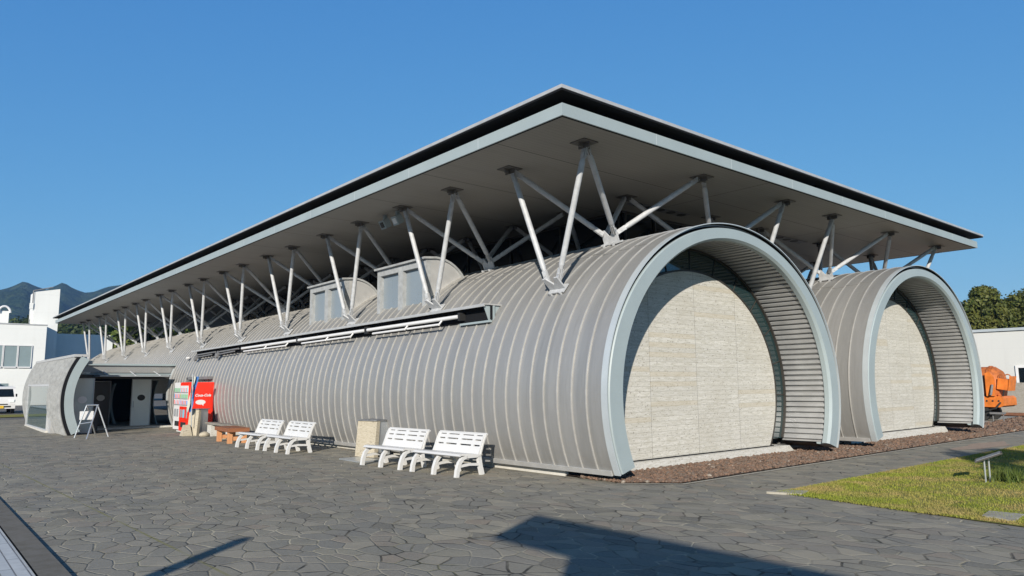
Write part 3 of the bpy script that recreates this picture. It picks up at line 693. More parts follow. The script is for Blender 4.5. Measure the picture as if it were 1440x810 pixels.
# glazed leaves
def leaf(x0, x1, y, z0, z1, mat, spot, handle=False):
    mb = MB(); mb.box(x0 + .03, x1 - .03, y, y + .02, z0 + .03, z1 - .03); lf = mb.build('door_leaf', mat, ent, fn=efn)
    mb = MB(); mb.box(x0, x0 + .03, y - .02, y + .04, z0, z1); mb.box(x1 - .03, x1, y - .02, y + .04, z0, z1); mb.box(x0 + .031, x1 - .031, y - .02, y + .04, z1 - .03, z1); mb.box(x0 + .031, x1 - .031, y - .02, y + .04, z0, z0 + .03); mb.build('leaf_frame', GALV, lf, fn=efn)
    if spot:
        mb = MB(); c = (x0 + x1) / 2; mb.prism([(c + .15 * math.cos(t), 1.12 + .125 * math.sin(t)) for t in np.linspace(0, 2 * PI, 25)[:-1]], 'y', y - .006, y - .002); mb.build('round_sticker', spot, lf, fn=efn)
    if handle:
        mb = MB(); mb.tube((x0 + .09, y - .05, .72), (x0 + .09, y - .05, .98), .016, n=8); mb.build('handle', STEEL, lf, fn=efn)
LGX = 0; LG = m_glass('grey_green_glass', (.42, .48, .47), .06, .7); LGR = m_glass('pale_reflecting_glass', (.74, .79, .78), .10, .7)
leaf(-7.72, -7.0, 22.4, -.07, 1.9, LG, WHITEM)
mb = MB(); mb.box(-7.0, -6.8, 22.5, 22.8, -.08, 1.0); mb.build('counter', BLACK, ent, fn=efn)
leaf(-6.35, -5.62, 26.6, -.07, 1.82, TINT, WHITEM)
mb = MB(); mb.box(-6.9, -6.37, 26.7, 26.76, -.07, 1.82); mb.build('pale_pillar', CONC, ent, fn=efn)
leaf(-5.05, -4.28, 25.6, -.07, 1.90, LGR, BLACK, True)
# far curved glass wall by the vault with reflections
mb = MB()
for k, (xa, xb) in enumerate(((-4.05, -3.95), (-3.95, -3.72))):
    pass
for yo, xo, mat_n in ((26.2, -4.18, 0),):
    pass
q = np.linspace(-.36, .30, 14)
o_ = [(-.35 - 3.75 * math.cos(t), .95 + 3.0 * math.sin(t)) for t in q]; i_ = [(x + .03, z) for x, z in o_]
for k in range(13): mb.prism([o_[k], o_[k + 1], i_[k + 1], i_[k]], 'y', 26.0, 29)
mb.build('curved_glass', LG, ent, fn=efn)
mb = MB(); mb.box(-7.45, -3.5, 24.9, 25.5, 1.9, 2.05); mb.build('door_head', BRONZE, ent, fn=efn)
# end arch of the long vault beside the doors
mb = MB(); loft(mb, [(R - .16, 24.62), (R + .02, 24.62), (R + .02, 24.82), (R - .16, 24.82)], np.linspace(PI - .34, PI + TB, 20)); mb.build('end_lip', LIP, museum, True, 30, fn=bar_fn(0))

# service panel frame behind the vending machines, on the shell
mb = MB(); mb.box(-4.02, -3.55, 21.55, 21.65, -.05, 1.9); mb.box(-4.02, -3.55, 19.2, 21.7, 1.83, 1.93); mb.build('niche_frame', GALVD, museum)

# ------------------------------------------------------------------ benches
def make_bench():
    t = empty('white_bench', (0, 0, 0))
    L = 1.34; H = L / 2
    # back: slotted, curved
    prof = [(.50, .36), (.525, .44), (.56, .54), (.60, .63), (.635, .70), (.665, .725), (.69, .70)]
    nx = 57; us = np.linspace(-H, H, nx)
    fine = []
    for i in range(len(prof) - 1):
        for k in range(4): fine.append(Vector(prof[i]).lerp(Vector(prof[i + 1]), k / 4))
    fine.append(Vector(prof[-1])); nr = len(fine)
    def hole(i, j):
        if j not in (6, 10, 14): return False
        u = (i + .5) / (nx - 1)
        return any(a < u < b for a, b in ((.06, .17), (.24, .46), (.54, .76), (.83, .94)))
    bm = bmesh.new(); vs = [[bm.verts.new((u, p.x, p.y)) for u in us] for p in fine]
    for j in range(nr - 1):
        for i in range(nx - 1):
            if not hole(i, j): bm.faces.new((vs[j][i], vs[j][i + 1], vs[j + 1][i + 1], vs[j + 1][i]))
    bmesh.ops.recalc_face_normals(bm, faces=bm.faces); bmesh.ops.solidify(bm, geom=bm.faces[:], thickness=.028)
    me = bpy.data.meshes.new('backrest'); bm.to_mesh(me); bm.free(); me.materials.append(WHITEP); o = bpy.data.objects.new('backrest', me); COL.objects.link(o); o.parent = t
    mb = MB()
    seat = [(.0, .36), (.03, .392), (.08, .40), (.25, .385), (.42, .365), (.50, .362), (.52, .34), (.42, .335), (.25, .35), (.06, .365), (.02, .345)]
    mb.prism(seat, 'x', -H, H)
    o = mb.build('seat', WHITEP, t)
    for x in (-H + .03, 0, H - .03):
        mb = MB(); w = .032
        mb.ribbon([(-.03, 0), (-.015, .12), (.03, .24), (.10, .315), (.20, .345)], [.075, .07, .066, .06, .05], 'x', x - w, x + w)
        mb.ribbon([(.56, 0), (.515, .16), (.48, .34)], [.08, .075, .075], 'x', x - w, x + w)
        mb.ribbon([(.02, .185), (.25, .205), (.52, .185)], .045, 'x', x - w * .8, x + w * .8)
        mb.ribbon([(.18, .335), (.35, .335), (.50, .335)], .045, 'x', x - w, x + w)
        if x != 0: mb.ribbon([(.47, .33), (.53, .46), (.585, .60), (.64, .69)], .05, 'x', x - w * .5, x + w * .5)
        mb.build('leg_frame', WHITEP, t)
    return t
b0 = make_bench()
GB = 'white slatted benches in pairs along the vault'
spots = [((-4.99, 3.19), 'white plastic bench nearest the camera, right of the bench hiding the concrete bin'),
         ((-5.09, 4.90), 'white plastic bench in front of the beige concrete bin'),
         ((-5.27, 9.66), 'white plastic bench of the farther pair, the one nearer the camera'),
         ((-5.36, 11.36), 'white plastic bench just right of the brown wooden bench')]
for i, ((x, y), lab) in enumerate(spots):
    o = b0 if i == 0 else copy_tree(b0)
    # local +y (front to back) -> world +x
    o.location = (x, y, G(y)); o.rotation_euler = (0, 0, -PI / 2 + [.075, .085, .04, .05][i])
    tag(o, lab, 'bench', GB)

# brown wooden bench and weathered plank bench
wb = empty('wooden_bench', (-4.86, 14.05, G(14)), PI / 2 - .06, 'brown stained timber bench with thick orange legs left of the white benches', 'bench')
mb = MB(); mb.box(-.72, .72, -.30, .30, .33, .44); mb.build('seat', BROWNW, wb)
for x in (-.6, .5):
    for y in (-.20, .20): mb = MB(); mb.box(x, x + .12, y - .06, y + .06, 0, .328); mb.build('leg', ORW, wb)
mb = MB(); mb.box(-.48, .5, -.03, .03, .10, .18)
mb.box(-.58, -.50, -.14, .14, .08, .19); mb.box(.52, .60, -.14, .14, .08, .19); mb.build('stretcher', ORW, wb)
pb = empty('plank_bench', (-4.30, 16.5, G(16.5)), PI / 2, 'weathered grey plank bench behind the brown bench', 'bench')
mb = MB()
for k in range(3): mb.box(-1.45 + .06 * k, 1.40 - .08 * k, -.20 + k * .13, -.075 + k * .13, .37 + .006 * k, .43 + .008 * k)
mb.build('plank_top', GREYW, pb)
for x in (-.95, .85): mb = MB(); mb.box(x - .2, x + .2, -.16, .16, 0, .367); mb.build('leg', CONC, pb)
# pale round stones under it
for (x, y, r, lab) in ((-4.62, 17.3, .15, 'pale rounded stone beside the grey sided concrete stand'), (-4.55, 15.5, .12, 'small pale stone under the plank bench'), (-4.30, 14.6, .16, 'pale blocky stone behind the brown bench legs')):
    bm = bmesh.new(); bmesh.ops.create_icosphere(bm, subdivisions=3, radius=r)
    for p in bm.verts: p.co *= 1 + .12 * mnoise.noise(p.co * 6 + Vector((x, y, 0))); p.co.z *= .85
    me = bpy.data.meshes.new('stone'); bm.to_mesh(me); bm.free(); me.materials.append(CONCB); me.polygons.foreach_set('use_smooth', [True] * len(me.polygons))
    o = bpy.data.objects.new('stone', me); COL.objects.link(o); o.location = (x, y, G(y) + r * .45); o.scale = (1.1, 1, .75); tag(o, lab, 'stone')

# concrete stands with a zinc side
def stand(x, y, rz, label, h=.78, w=.50):
    t = empty('concrete_bin', (x, y, G(y)), rz, label, 'bin')
    mb = MB(); mb.prism([(-.32, 0), (-.20, 0), (-.14, h), (-.24, h)], 'y', -w / 2, w / 2)
    mb.build('concrete_slab', CONCB, t)
    mb = MB(); mb.prism([(-.195, .03), (.20, .03), (.20, h), (-.135, h)], 'y', -w / 2 + .03, w / 2 - .03); mb.build('metal_body', STEEL, t)
    mb = MB(); mb.box(-.27, .24, -w / 2 - .01, w / 2 + .01, h + .002, h + .03); mb.build('lid', GALVD, t)
    return t
stand(-3.98, 7.15, .25, 'beige concrete bin with a metal top behind the nearer white benches', .80, .62)
stand(-4.50, 18.30, .50, 'concrete bin with a bright zinc side in front of the red vending machine', .86, .42)
mb = MB(); mb.box(-5.0, -4.5, 6.0, 6.9, G(6.5) + .004, G(6.5) + .03); o = mb.build('drain_cover', STEEL, None); tag(o, 'flat pale metal plate on the paving left of the nearer white benches', 'drain cover')

# flag base, pole, banner
fb = MB(); fb.add([(-5.10 + .32 * a, 18.05 + .32 * b, G(18)) for a, b in ((0, 0), (1, 0), (1, 1), (0, 1))] + [(-5.03 + .18 * a, 18.12 + .18 * b, G(18) + .36) for a, b in ((0, 0), (1, 0), (1, 1), (0, 1))], [(0, 3, 2, 1), (4, 5, 6, 7), (0, 1, 5, 4), (1, 2, 6, 5), (2, 3, 7, 6), (3, 0, 4, 7)])
o = fb.build('flag_base', CONCB); tag(o, 'small tapered concrete flag base in front of the white vending machine', 'flag base')
bn = empty('banner_flag', (-4.90, 18.0, G(18)), 0, 'blue and white narrow banner leaning on its pole before the vending machines', 'banner')
mb = MB(); mb.tube((.06, 0, .3), (.02, 0, 2.05), .014, n=8); mb.build('pole', STEEL, bn)
def cloth(x0, x1, mat, name):
    v = []; f = []
    for j in range(13):
        z = .78 + 1.2 * j / 12
        for i in range(5):
            u = i / 4; x = x0 + (x1 - x0) * u; bell = (1 - .55 * max(0, (.25 - j / 12)) * 4) if j < 3 else 1
            cx = (x0 + x1) / 2; v.append((cx + (x - cx) * bell + .18 * (j / 12), .05 * math.sin(j * .7 + u * 3) + .02, z))
    for j in range(12):
        for i in range(4): a = j * 5 + i; f.append((a, a + 1, a + 6, a + 5))
    o = meshobj(name, v, f, mat, bn); md = o.modifiers.new('thickness', 'SOLIDIFY'); md.thickness = .006; return o
cloth(-.13, -.06, WHITEF, 'white_cloth'); cloth(-.059, .04, BLUEF, 'blue_cloth')

# ------------------------------------------------------------------ vending machines
def text_mesh(txt, name, size, mat, parent, M, shear=.25, ext=.002):
    cu = bpy.data.curves.new(name, 'FONT'); cu.body = txt; cu.size = size; cu.shear = shear; cu.extrude = ext; cu.align_x = 'CENTER'; cu.resolution_u = 3; cu.offset = .004
    to = bpy.data.objects.new('tmp', cu); COL.objects.link(to); dg = bpy.context.evaluated_depsgraph_get(); me = bpy.data.meshes.new_from_object(to.evaluated_get(dg)); bpy.data.objects.remove(to)
    me.transform(M); me.materials.clear(); me.materials.append(mat); o = bpy.data.objects.new(name, me); COL.objects.link(o); o.parent = parent; return o
def vending(x, y, body, label, style):
    t = empty('vending_machine', (x, y, G(y)), 0, label, 'vending machine')
    W, D, H = 1.05, .80, 1.80     # front faces -x ; width along y
    mb = MB(); mb.box(0, D, -W / 2, W / 2, .08, H); mb.box(.08, D - .02, -W / 2 + .05, W / 2 - .05, 0, .079); bd = mb.build('cabinet', body, t)
    mb = MB(); mb.box(-.04, -.002, -W / 2 + .01, W / 2 - .01, .1, H - .01); dr = mb.build('front_door', WHITEM if style == 0 else REDP, t)
    mb = MB(); mb.box(-.05, -.041, -W / 2 + .07, W / 2 - .07, .95, H - .12); mb.build('display_window', WHITEM, dr)
    cols = [REDC, BLUEC, GREENC, SKYC, ORANGE, GREYC]
    for r in range(3):
        z = 1.02 + r * .22
        for m_ in range(3):
            for k in range(9):
                if k % 3 == m_: mb = MB(); yy = -W / 2 + .12 + k * .092; mb.tube((-.062, yy, z), (-.062, yy, z + .14), .026, n=10); mb.build('drink_can', cols[(r + m_ * 2 + k + style) % 6], dr)
        mb = MB(); mb.box(-.07, -.051, -W / 2 + .08, W / 2 - .08, z - .035, z - .012); mb.build('price_strip', GREYC, dr)
    mb = MB(); mb.box(-.046, -.041, -.30, .30, .22, .40); mb.build('delivery_flap', BLACK, dr)
    mb = MB(); mb.box(-.046, -.041, -W / 2 + .1, -W / 2 + .22, .55, .86); mb.build('coin_panel', GREYC, dr)
    mb = MB(); mb.box(-.046, -.041, -.1, .12, .56, .84); mb.build('poster', SKYC if style else GREYC, dr)
    mb = MB(); mb.box(-.046, -.041, .2, .42, .56, .84); mb.build('poster', GREYC, dr)
    return t, bd, W, D, H
vending(-4.50, 20.75, WHITEM, 'white drink vending machine left of the red one', 0)
t, bd, W, D, H = vending(-4.66, 19.45, REDP, 'red drink vending machine with white lettering on its broad side', 1)
Mx = Matrix.Translation((D / 2 + .03, -W / 2 - .004, H - .50)) @ Matrix.Rotation(PI / 2, 4, 'X')
text_mesh('Coca-Cola', 'lettering', .125, WHITEM, bd, Mx, .35)
mb = MB(); mb.prism([(.36 + .17 * math.cos(a), 1.10 + .085 * math.sin(a)) for a in np.linspace(0, 2 * PI, 29)[:-1]], 'y', -W / 2 - .006, -W / 2 - .001); mb.prism([(.40, 1.03), (.46, .97), (.47, 1.04)], 'y', -W / 2 - .0065, -W / 2 - .0012); mb.build('speech_bubble', WHITEM, bd)

# ------------------------------------------------------------------ easel sign by the entrance
ea = empty('sign_stand', (-7.43, 19.9, G(20)), 0, 'folding aluminium sign stand with a small white panel before the entrance', 'sign stand')
P4 = [(-.50, .0), (-.34, -1.05), (.46, -.05), (.33, 1.1)]
topL, topR = Vector((-.26, -.10, 1.06)), Vector((.12, .06, 1.08))
fr = [((-.50, .05, 0), (-.22, -.05, 1.06)), ((-.34, -1.05, 0), (.10, -.05, 1.06)), ((.47, -.08, 0), (.12, .05, 1.05)), ((.30, 1.05, 0), (-.20, .05, 1.05))]
for a, b in fr: mb = MB(); mb.tube(a, b, .022, n=10); mb.build('leg', STEEL, ea, True, 40)
mb = MB(); mb.tube((-.24, -.05, 1.06), (.13, -.05, 1.06), .022, n=10); mb.tube((-.22, .05, 1.05), (.14, .05, 1.05), .022, n=10); mb.tube((-.40, -.02, .45), (-.13, -.5, .52), .016, n=8); mb.build('crossbar', STEEL, ea, True, 40)
mb = MB(); mb.box(-.38, .02, .10, .13, .58, .86); mb.build('panel', WHITEM, ea)

# lawn sign
sg = empty('lawn_sign', (.72, -3.80, 0), .30, 'slanted metal sign plate on two thin posts standing in the lawn', 'sign')
for x, y in ((-.06, .04), (.08, -.02)): mb = MB(); mb.tube((x, y, 0), (x, y, .37), .013, n=8); mb.build('post', STEEL, sg)
M = Matrix.Rotation(-.40, 3, 'X'); mb = MB(); mb.cbox((.0, -.02, .40), (.42, .40, .022), M); mb.build('plate', BRONZE, sg)
mb = MB(); mb.cbox(Vector((0, -.02, .40)) + M @ Vector((0, 0, .013)), (.38, .36, .004), M); mb.build('printed_face', GREYC, sg)

# ------------------------------------------------------------------ van
van = empty('parked_van', (-7.95, 43.2, G(43.5) + .02), 0, 'small white van with a yellow number plate parked at the far left', 'van')
W2 = .72
mb = MB()
sidep = [(0, .28), (-.02, .55), (.02, .82), (.10, .92), (.42, 1.42), (.62, 1.53), (3.0, 1.56), (3.15, 1.40), (3.2, .6), (3.18, .28)]
def vs_(u): return u
mb.prism([(y, z) for y, z in sidep], 'x', -W2, W2); bodyv = mb.build('body', WHITEM, van)
mb = MB(); mb.add([(-W2 + .08, .115, .95), (W2 - .08, .115, .95), (W2 - .13, .415, 1.40), (-W2 + .13, .415, 1.40)], [(0, 1, 2, 3)]); o = mb.build('windscreen', DGLASS, van, fn=lambda x, y, z: (x, y - .012, z + .004))
mb = MB()
for y0, y1 in ((.55, 1.2), (1.3, 2.1), (2.2, 2.95)): mb.box(-W2 - .004, -W2 - .001, y0, y1, .98, 1.38)
for y0, y1 in ((.55, 1.2), (1.3, 2.1), (2.2, 2.95)): mb.box(W2 + .001, W2 + .004, y0, y1, .98, 1.38)
mb.build('side_glass', DGLASS, van)
for x in (-.55, .55): mb = MB(); mb.cbox((x, -.012, .72), (.22, .05, .14)); mb.build('headlight', LGR, van)
mb = MB(); mb.box(-.35, .35, -.032, -.006, .50, .56); mb.box(-.5, .5, -.028, -.005, .36, .44); mb.build('grille', BLACK, van)
mb = MB(); mb.box(-.165, .165, -.045, -.033, .30, .46); mb.build('number_plate', YELLOW, van)
for x in (-W2 + .07, W2 - .07):
    for y in (.55, 2.6): mb = MB(); mb.tube((x - .08, y, .26), (x + .08, y, .26), .26, n=20); mb.build('wheel', BLACK, van)
for x in (-W2 - .1, W2 + .02): mb = MB(); mb.box(x, x + .08, .35, .42, .95, 1.12); mb.build('mirror', BLACK, van)

# ------------------------------------------------------------------ white building at the left
wb_ = empty('white_building', (-6, 66, .1), 0, 'white flat roofed building with a tall square tower at the far left', 'building')
def wfn(x, y, z): return (x + 6, y - 66, z - .1)
YB = 66
mb = MB(); mb.box(-30, -3.05, YB, YB + 14, -.3, 6.85); mb.build('main_block', WALLW, wb_, fn=wfn)
mb = MB(); mb.box(-30.05, -3.0, YB - .05, YB + 14, 6.852, 6.95); mb.build('parapet_coping', COVER, wb_, fn=wfn)
mb = MB(); mb.box(-3.95, -2.05, YB + 1.6, YB + 4.2, 6.0, 9.75); mb.add([(-3.95, YB + 1.6, 9.75), (-2.05, YB + 1.6, 9.75), (-2.05, YB + 4.2, 9.75), (-3.95, YB + 4.2, 9.75), (-3.95, YB + 1.6, 9.9), (-2.05, YB + 1.6, 10.3), (-2.05, YB + 4.2, 10.3), (-3.95, YB + 4.2, 9.9)], [(4, 5, 6, 7), (0, 1, 5, 4), (1, 2, 6, 5), (2, 3, 7, 6), (3, 0, 4, 7)])
mb.box(-3.04, -2.05, YB + 1.6, YB + 4.2, -.3, 6.0)
tw_ = mb.build('tower', WALLW, wb_, fn=wfn)
mb = MB(); mb.path([(-4.05, YB + 1.55, 8.6), (-4.05, YB + 1.55, 10.0), (-2.6, YB + 1.55, 10.42)], .05, 8); mb.build('roof_pipe', GALVD, tw_, fn=wfn)
mb = MB(); mb.box(-4.25, -4.0, YB + 1.5, YB + 1.8, 8.4, 8.9); mb.build('vent_box', WALLW, tw_, fn=wfn)
mb = MB(); mb.box(-3.0, 3.2, YB + 5.5, YB + 12, -.3, 6.55); mb.build('wing', WALLW, wb_, fn=wfn)
mb = MB(); mb.box(-8.5, -5.65, YB + 2.2, YB + 6, 6.96, 8.15); rb = mb.build('roof_room', WALLW, wb_, fn=wfn)
mb = MB(); mb.path([(-5.7 - .0 + .42 * math.cos(t) - .3, YB + 2.1, 8.0 + .55 * math.sin(t)) for t in np.linspace(0, PI, 12)], .09, 8); mb.build('vent_pipe', WHITEM, rb, fn=wfn)
for k, (x0, x1) in enumerate([(-4.95 - 1.02 * i, -4.05 - 1.02 * i) for i in range(9)]):
    mb = MB(); mb.box(x0, x1, YB - .03, YB - .004, 3.3, 5.05); w_ = mb.build('window', WPANE, wb_, fn=wfn)
    mb = MB(); mb.box(x0 - .05, x0, YB - .08, YB - .003, 3.25, 5.1); mb.box(x1, x1 + .05, YB - .08, YB - .003, 3.25, 5.1); mb.box(x0, x1, YB - .08, YB - .031, 5.051, 5.12); mb.box(x0, x1, YB - .12, YB - .031, 3.2, 3.299); mb.build('frame', WHITEM, w_, fn=wfn)
for k in range(3):
    mb = MB(); mb.box(-8.6 + k * 1.1, -7.7 + k * 1.1, YB - .03, YB - .004, .9, 1.9); mb.build('window', WPANE, wb_, fn=wfn)
mb = MB(); mb.box(-12, -7.0, YB - 1.3, YB - .002, 2.2, 2.32); mb.build('porch_roof', COVER, wb_, fn=wfn)

# ------------------------------------------------------------------ right side: hall, concrete wall, machine
hall = empty('white_hall', (31, 4, 0), 0, 'low white hall with a flat roof beyond the concrete wall at the right', 'building')
hfn = lambda x, y, z: (x - 31, y - 4, z)
mb = MB(); mb.box(31, 45, -16, 22, -.1, 4.10); mb.build('wall', WALLC, hall, fn=hfn)
mb = MB(); mb.box(30.9, 45.1, -16.1, 22.1, 4.102, 4.24); mb.build('roof_edge', LIP, hall, fn=hfn)
mb = MB(); mb.box(30.975, 30.996, .6, 3.85, 1.3, 2.2); w_ = mb.build('window', DGLASS, hall, fn=hfn)
mb = MB(); mb.box(30.93, 30.99, 3.851, 3.97, 1.2, 2.32); mb.box(30.93, 30.99, .6, 3.85, 2.201, 2.32); mb.build('frame', WHITEM, w_, fn=hfn)
cw = MB(); cw.box(26.5, 26.7, -10, 12, -.05, 1.47); o = cw.build('concrete_wall', CONCG); tag(o, 'stained grey concrete wall standing in front of the white hall', 'wall')
o = MB().box(26.2, 26.45, -8, 11, 0, .12).build('rail', plain('rusty_steel', (.20, .09, .05), .8, .3, .25, 8)); tag(o, 'rusty steel rail lying at the foot of the concrete wall', 'rail')
RUSTO = plain('worn_orange_paint', (.40, .115, .025), .65, .1, .35, 6)
mc = empty('tunnel_machine', (20.45, 1.72, 0), 0, 'orange tunnelling machine with a steel drum standing behind the right arch', 'machine')
mb = MB(); mb.tube((.2, 4.2, 1.40), (.2, .12, 1.40), .72, n=28); mb.tube((.2, .12, 1.40), (.2, -.10, 1.40), .72, .56, n=28)
for y in (.22, .9, 1.7): mb.tube((.2, y, 1.40), (.2, y + .07, 1.40), .76, n=28)
mb.build('drum', RUSTO, mc, True, 40)
mb = MB(); mb.prism([(4.0, .62), (4.0, .95), (-.22, .98), (-.30, .90), (-.30, .62), (-.18, .56)], 'x', -.62, .95); mb.build('chassis', ORANGE, mc)
mb = MB(); mb.prism([(.22, .985), (.22, 1.86), (.06, 1.92), (-.06, 1.72), (-.06, .985)], 'x', -.72, -.58); mb.build('side_plate', ORANGE, mc)
M = Matrix.Rotation(.16, 3, 'X'); mb = MB(); mb.cbox((-.15, -.30, 1.43), (.62, .40, .42), M); mb.cbox((-.15, -.515, 1.46), (.70, .04, .56), M); mb.build('cutting_boom', ORANGE, mc)
mb = MB(); mb.tube((-.80, .05, 1.02), (-.76, -.02, 1.42), .045, n=10); mb.build('hydraulic_cylinder', GALVD, mc)
for k, y in enumerate((-.22, -.42)): mb = MB(); mb.path([(-.30, y + .11 * math.cos(t), 1.68 + .13 * math.sin(t)) for t in np.linspace(0, PI, 8)], .022, 7); mb.build('lifting_eye', RUSTO, mc)
mb = MB(); mb.path([(-.66, -.22, .75), (-.70, -.05, .52), (-.70, .3, .42), (-.66, .6, .5)], .03, 8); mb.build('hose', BLACK, mc); mb = MB(); mb.path([(-.60, -.30, .98), (-.66, -.36, 1.2)], .025, 8); mb.build('hose', BLACK, mc)
for k in range(4): mb = MB(); mb.tube((-.625, -.15 + .2 * k, .80), (-.64, -.15 + .2 * k, .80), .035, n=10); mb.build('bolt', BLACK, mc)
for x in (-.45, .8):
    for y in (.55, 1.4, 2.8): mb = MB(); mb.tube((x - .1, y, .34), (x + .1, y, .34), .34, n=20); mb.build('wheel', BLACK, mc)
mb = MB(); mb.box(-.75, -.45, -.30, .16, .30, .37); mb.tube((-.6, -.25, .0), (-.6, -.25, .30), .02, n=6); mb.tube((-.6, .1, .0), (-.6, .1, .30), .02, n=6); mb.build('step_plate', GALVD, mc)

# ------------------------------------------------------------------ trees
def leafquads(centres, radii, per, size, flat_=.7):
    out = []
    for c, r in zip(centres, radii):
        d = RNG.normal(size=(per, 3)); d /= np.linalg.norm(d, axis=1)[:, None]; rad = r * RNG.uniform(.55, 1.05, (per, 1)); p = np.array(c) + d * rad * np.array([1, 1, flat_])
        nrm = d + RNG.normal(scale=.55, size=(per, 3)) + np.array([0, 0, .35]); nrm /= np.linalg.norm(nrm, axis=1)[:, None]
        a = np.cross(nrm, RNG.normal(size=(per, 3))); a /= np.linalg.norm(a, axis=1)[:, None]; b = np.cross(nrm, a); s_ = size * RNG.uniform(.6, 1.35, (per, 1))
        out.append(np.stack([p - a * s_, p - b * s_ * .55, p + a * s_, p + b * s_ * .55], 1).reshape(-1, 3))
    return np.concatenate(out)
def tree(name, x, y, z0, h, cr, ch, nb, per, size, mat, label, cat='tree', group=None, flat_=.7, cone=0):
    t = empty(name, (x, y, z0), 0, label, cat, group)
    mb = MB(); pts = [Vector((0, 0, 0))]
    lean = Vector((random.uniform(-.06, .06), random.uniform(-.06, .06), 1))
    th = h - ch * .35
    for k in range(1, 6): pts.append(lean * th * k / 5 + Vector((random.uniform(-.08, .08), random.uniform(-.08, .08), 0)))
    r0 = h * .028; mb.path(pts, lambda i: r0 * (1 - .15 * i), 10)
    cs = []; rs = []
    zc = h - ch / 2
    for k in range(nb):
        u = random.random() * 2 * PI; w = random.uniform(-1, 1); q = math.sqrt(1 - w * w) * random.uniform(.45, 1) ** .6
        k_ = 1 - cone * (w + 1) / 2
        c = Vector((cr * q * math.cos(u) * k_, cr * q * math.sin(u) * k_, zc + w * ch / 2 * .86)); cs.append(c); rs.append(cr * random.uniform(.18, .34) * (.6 + .4 * k_))
        if k % 3 == 0:
            s_ = pts[min(5, max(1, int(5 * (c.z - .25 * ch) / th)))]; m_ = s_.lerp(c, .55) + Vector((0, 0, -.05 * h)); mb.tube(s_, m_, r0 * .38, r0 * .22, 7); mb.tube(m_, c, r0 * .22, r0 * .08, 6)
    mb.build('trunk', BARK, t, True)
    npmesh('crown', leafquads(cs, rs, per, size, flat_), 4, mat, t)
    return t
# right hand group beyond the hall
rt_ = [(54, 12.0, 9.3, 3.6, 8.2, LEAF1, 'dark pointed tree rising highest, next to the right arch', .6), (57, 8.3, 8.8, 4.4, 6.4, LEAF1, 'rounded olive green tree behind the white hall, second from the arch', 0), (56, 3.2, 8.6, 3.8, 6.2, LEAF1, 'broad olive tree behind the hall at the right edge of the photo', 0), (60, 5.2, 8.9, 4.0, 6.2, LEAF2, 'darker tree filling the gap between the two rounded ones', 0), (53.5, 15.2, 8.0, 3.2, 5.4, LEAF1, 'lower olive tree mostly hidden by the right arch', 0)]
for x, y, h, cr, ch, m_, lab, cone in rt_: tree('broadleaf_tree', x, y, 0, h, cr, ch, 120, 210, .15, m_, lab, group='trees beyond the white hall', cone=cone)
# left group seen through the struts
lt_ = [(6.0, 74, 9.5, 3.6, 7.2, LEAF3, 'bright green tree seen under the roof beside the white wing'), (10, 78, 10.5, 4.6, 8, LEAF3, 'bright green tree seen between the struts, second from the white wing'), (16, 82, 10.8, 4.8, 8, LEAF1, 'olive tree seen between the struts, third from the white wing'), (23, 86, 11, 5, 8, LEAF3, 'green tree seen through the dense struts, farthest from the white wing')]
for x, y, h, cr, ch, m_, lab in lt_: tree('broadleaf_tree', x, y, 0, h, cr, ch, 55, 150, .22, m_, lab, group='trees behind the vault')

# things that stand out of view and cast the foreground shadows
tree('shade_tree', -7.6, -14.3, 0, 6.9, 1.7, 3.0, 26, 120, .12, LEAF2, 'tree standing behind the camera that shades the lawn', flat_=.8)
nb_ = empty('roofed_notice_board', (-15.03, -9.0, 0), 0, 'large roofed notice board standing behind the camera and shading the paving', 'notice board')
mb = MB(); mb.box(-.14, .10, -9, -.42, .3, 4.0); mb.build('panel', BROWNW, nb_)
mb = MB(); mb.prism([(-.42, 3.86), (0, 4.2), (.42, 3.86), (.42, 3.93), (0, 4.28), (-.42, 3.93)], 'y', -9.3, .45); mb.build('small_roof', COVER, nb_)
for y in (-.6, -3.2, -5.9, -8.6): mb = MB(); mb.box(-.1, .06, y - .1, y + .1, 0, .299); mb.build('post', BROWNW, nb_)
lp = empty('sign_post', (-16.0, -5.6, 0), 0, 'plain steel post left of the camera whose shadow lies on the paving', 'post')
mb = MB(); mb.tube((0, 0, 0), (0, 0, 3.15), .085, n=14); mb.build('shaft', GALV, lp); mb = MB(); mb.tube((0, 0, 3.15), (0, 0, 3.2), .085, .03, n=14); mb.build('cap', GALV, lp)

# ------------------------------------------------------------------ hills and mountains
CAMX, CAMY = -12.4892, -7.9148
def terrain(name, d0, d1, a0, a1, nd, na, hf, mat):
    v = []; f = []
    for i in range(nd + 1):
        d = d0 + (d1 - d0) * i / nd
        for j in range(na + 1):
            a = a0 + (a1 - a0) * j / na; x = CAMX + d * math.sin(a); y = CAMY + d * math.cos(a); v.append((x, y, hf(d, a, x, y)))
    n = na + 1
    f = [(i * n + j, i * n + j + 1, (i + 1) * n + j + 1, (i + 1) * n + j) for i in range(nd) for j in range(na)]
    o = meshobj(name, v, f, mat); o.data.polygons.foreach_set('use_smooth', [True] * len(f)); tag(o, kind='structure'); return o
prof = [(-1.2, 60), (-.3, 90), (-.1, 120), (.02, 150), (.079, 169), (.1017, 187), (.1235, 171), (.1397, 186.5), (.1616, 168), (.19, 183), (.2138, 196), (.26, 205), (.35, 190), (.5, 150), (.8, 110), (1.3, 80), (1.7, 60)]
pa = [p[0] for p in prof]; pz = [p[1] for p in prof]
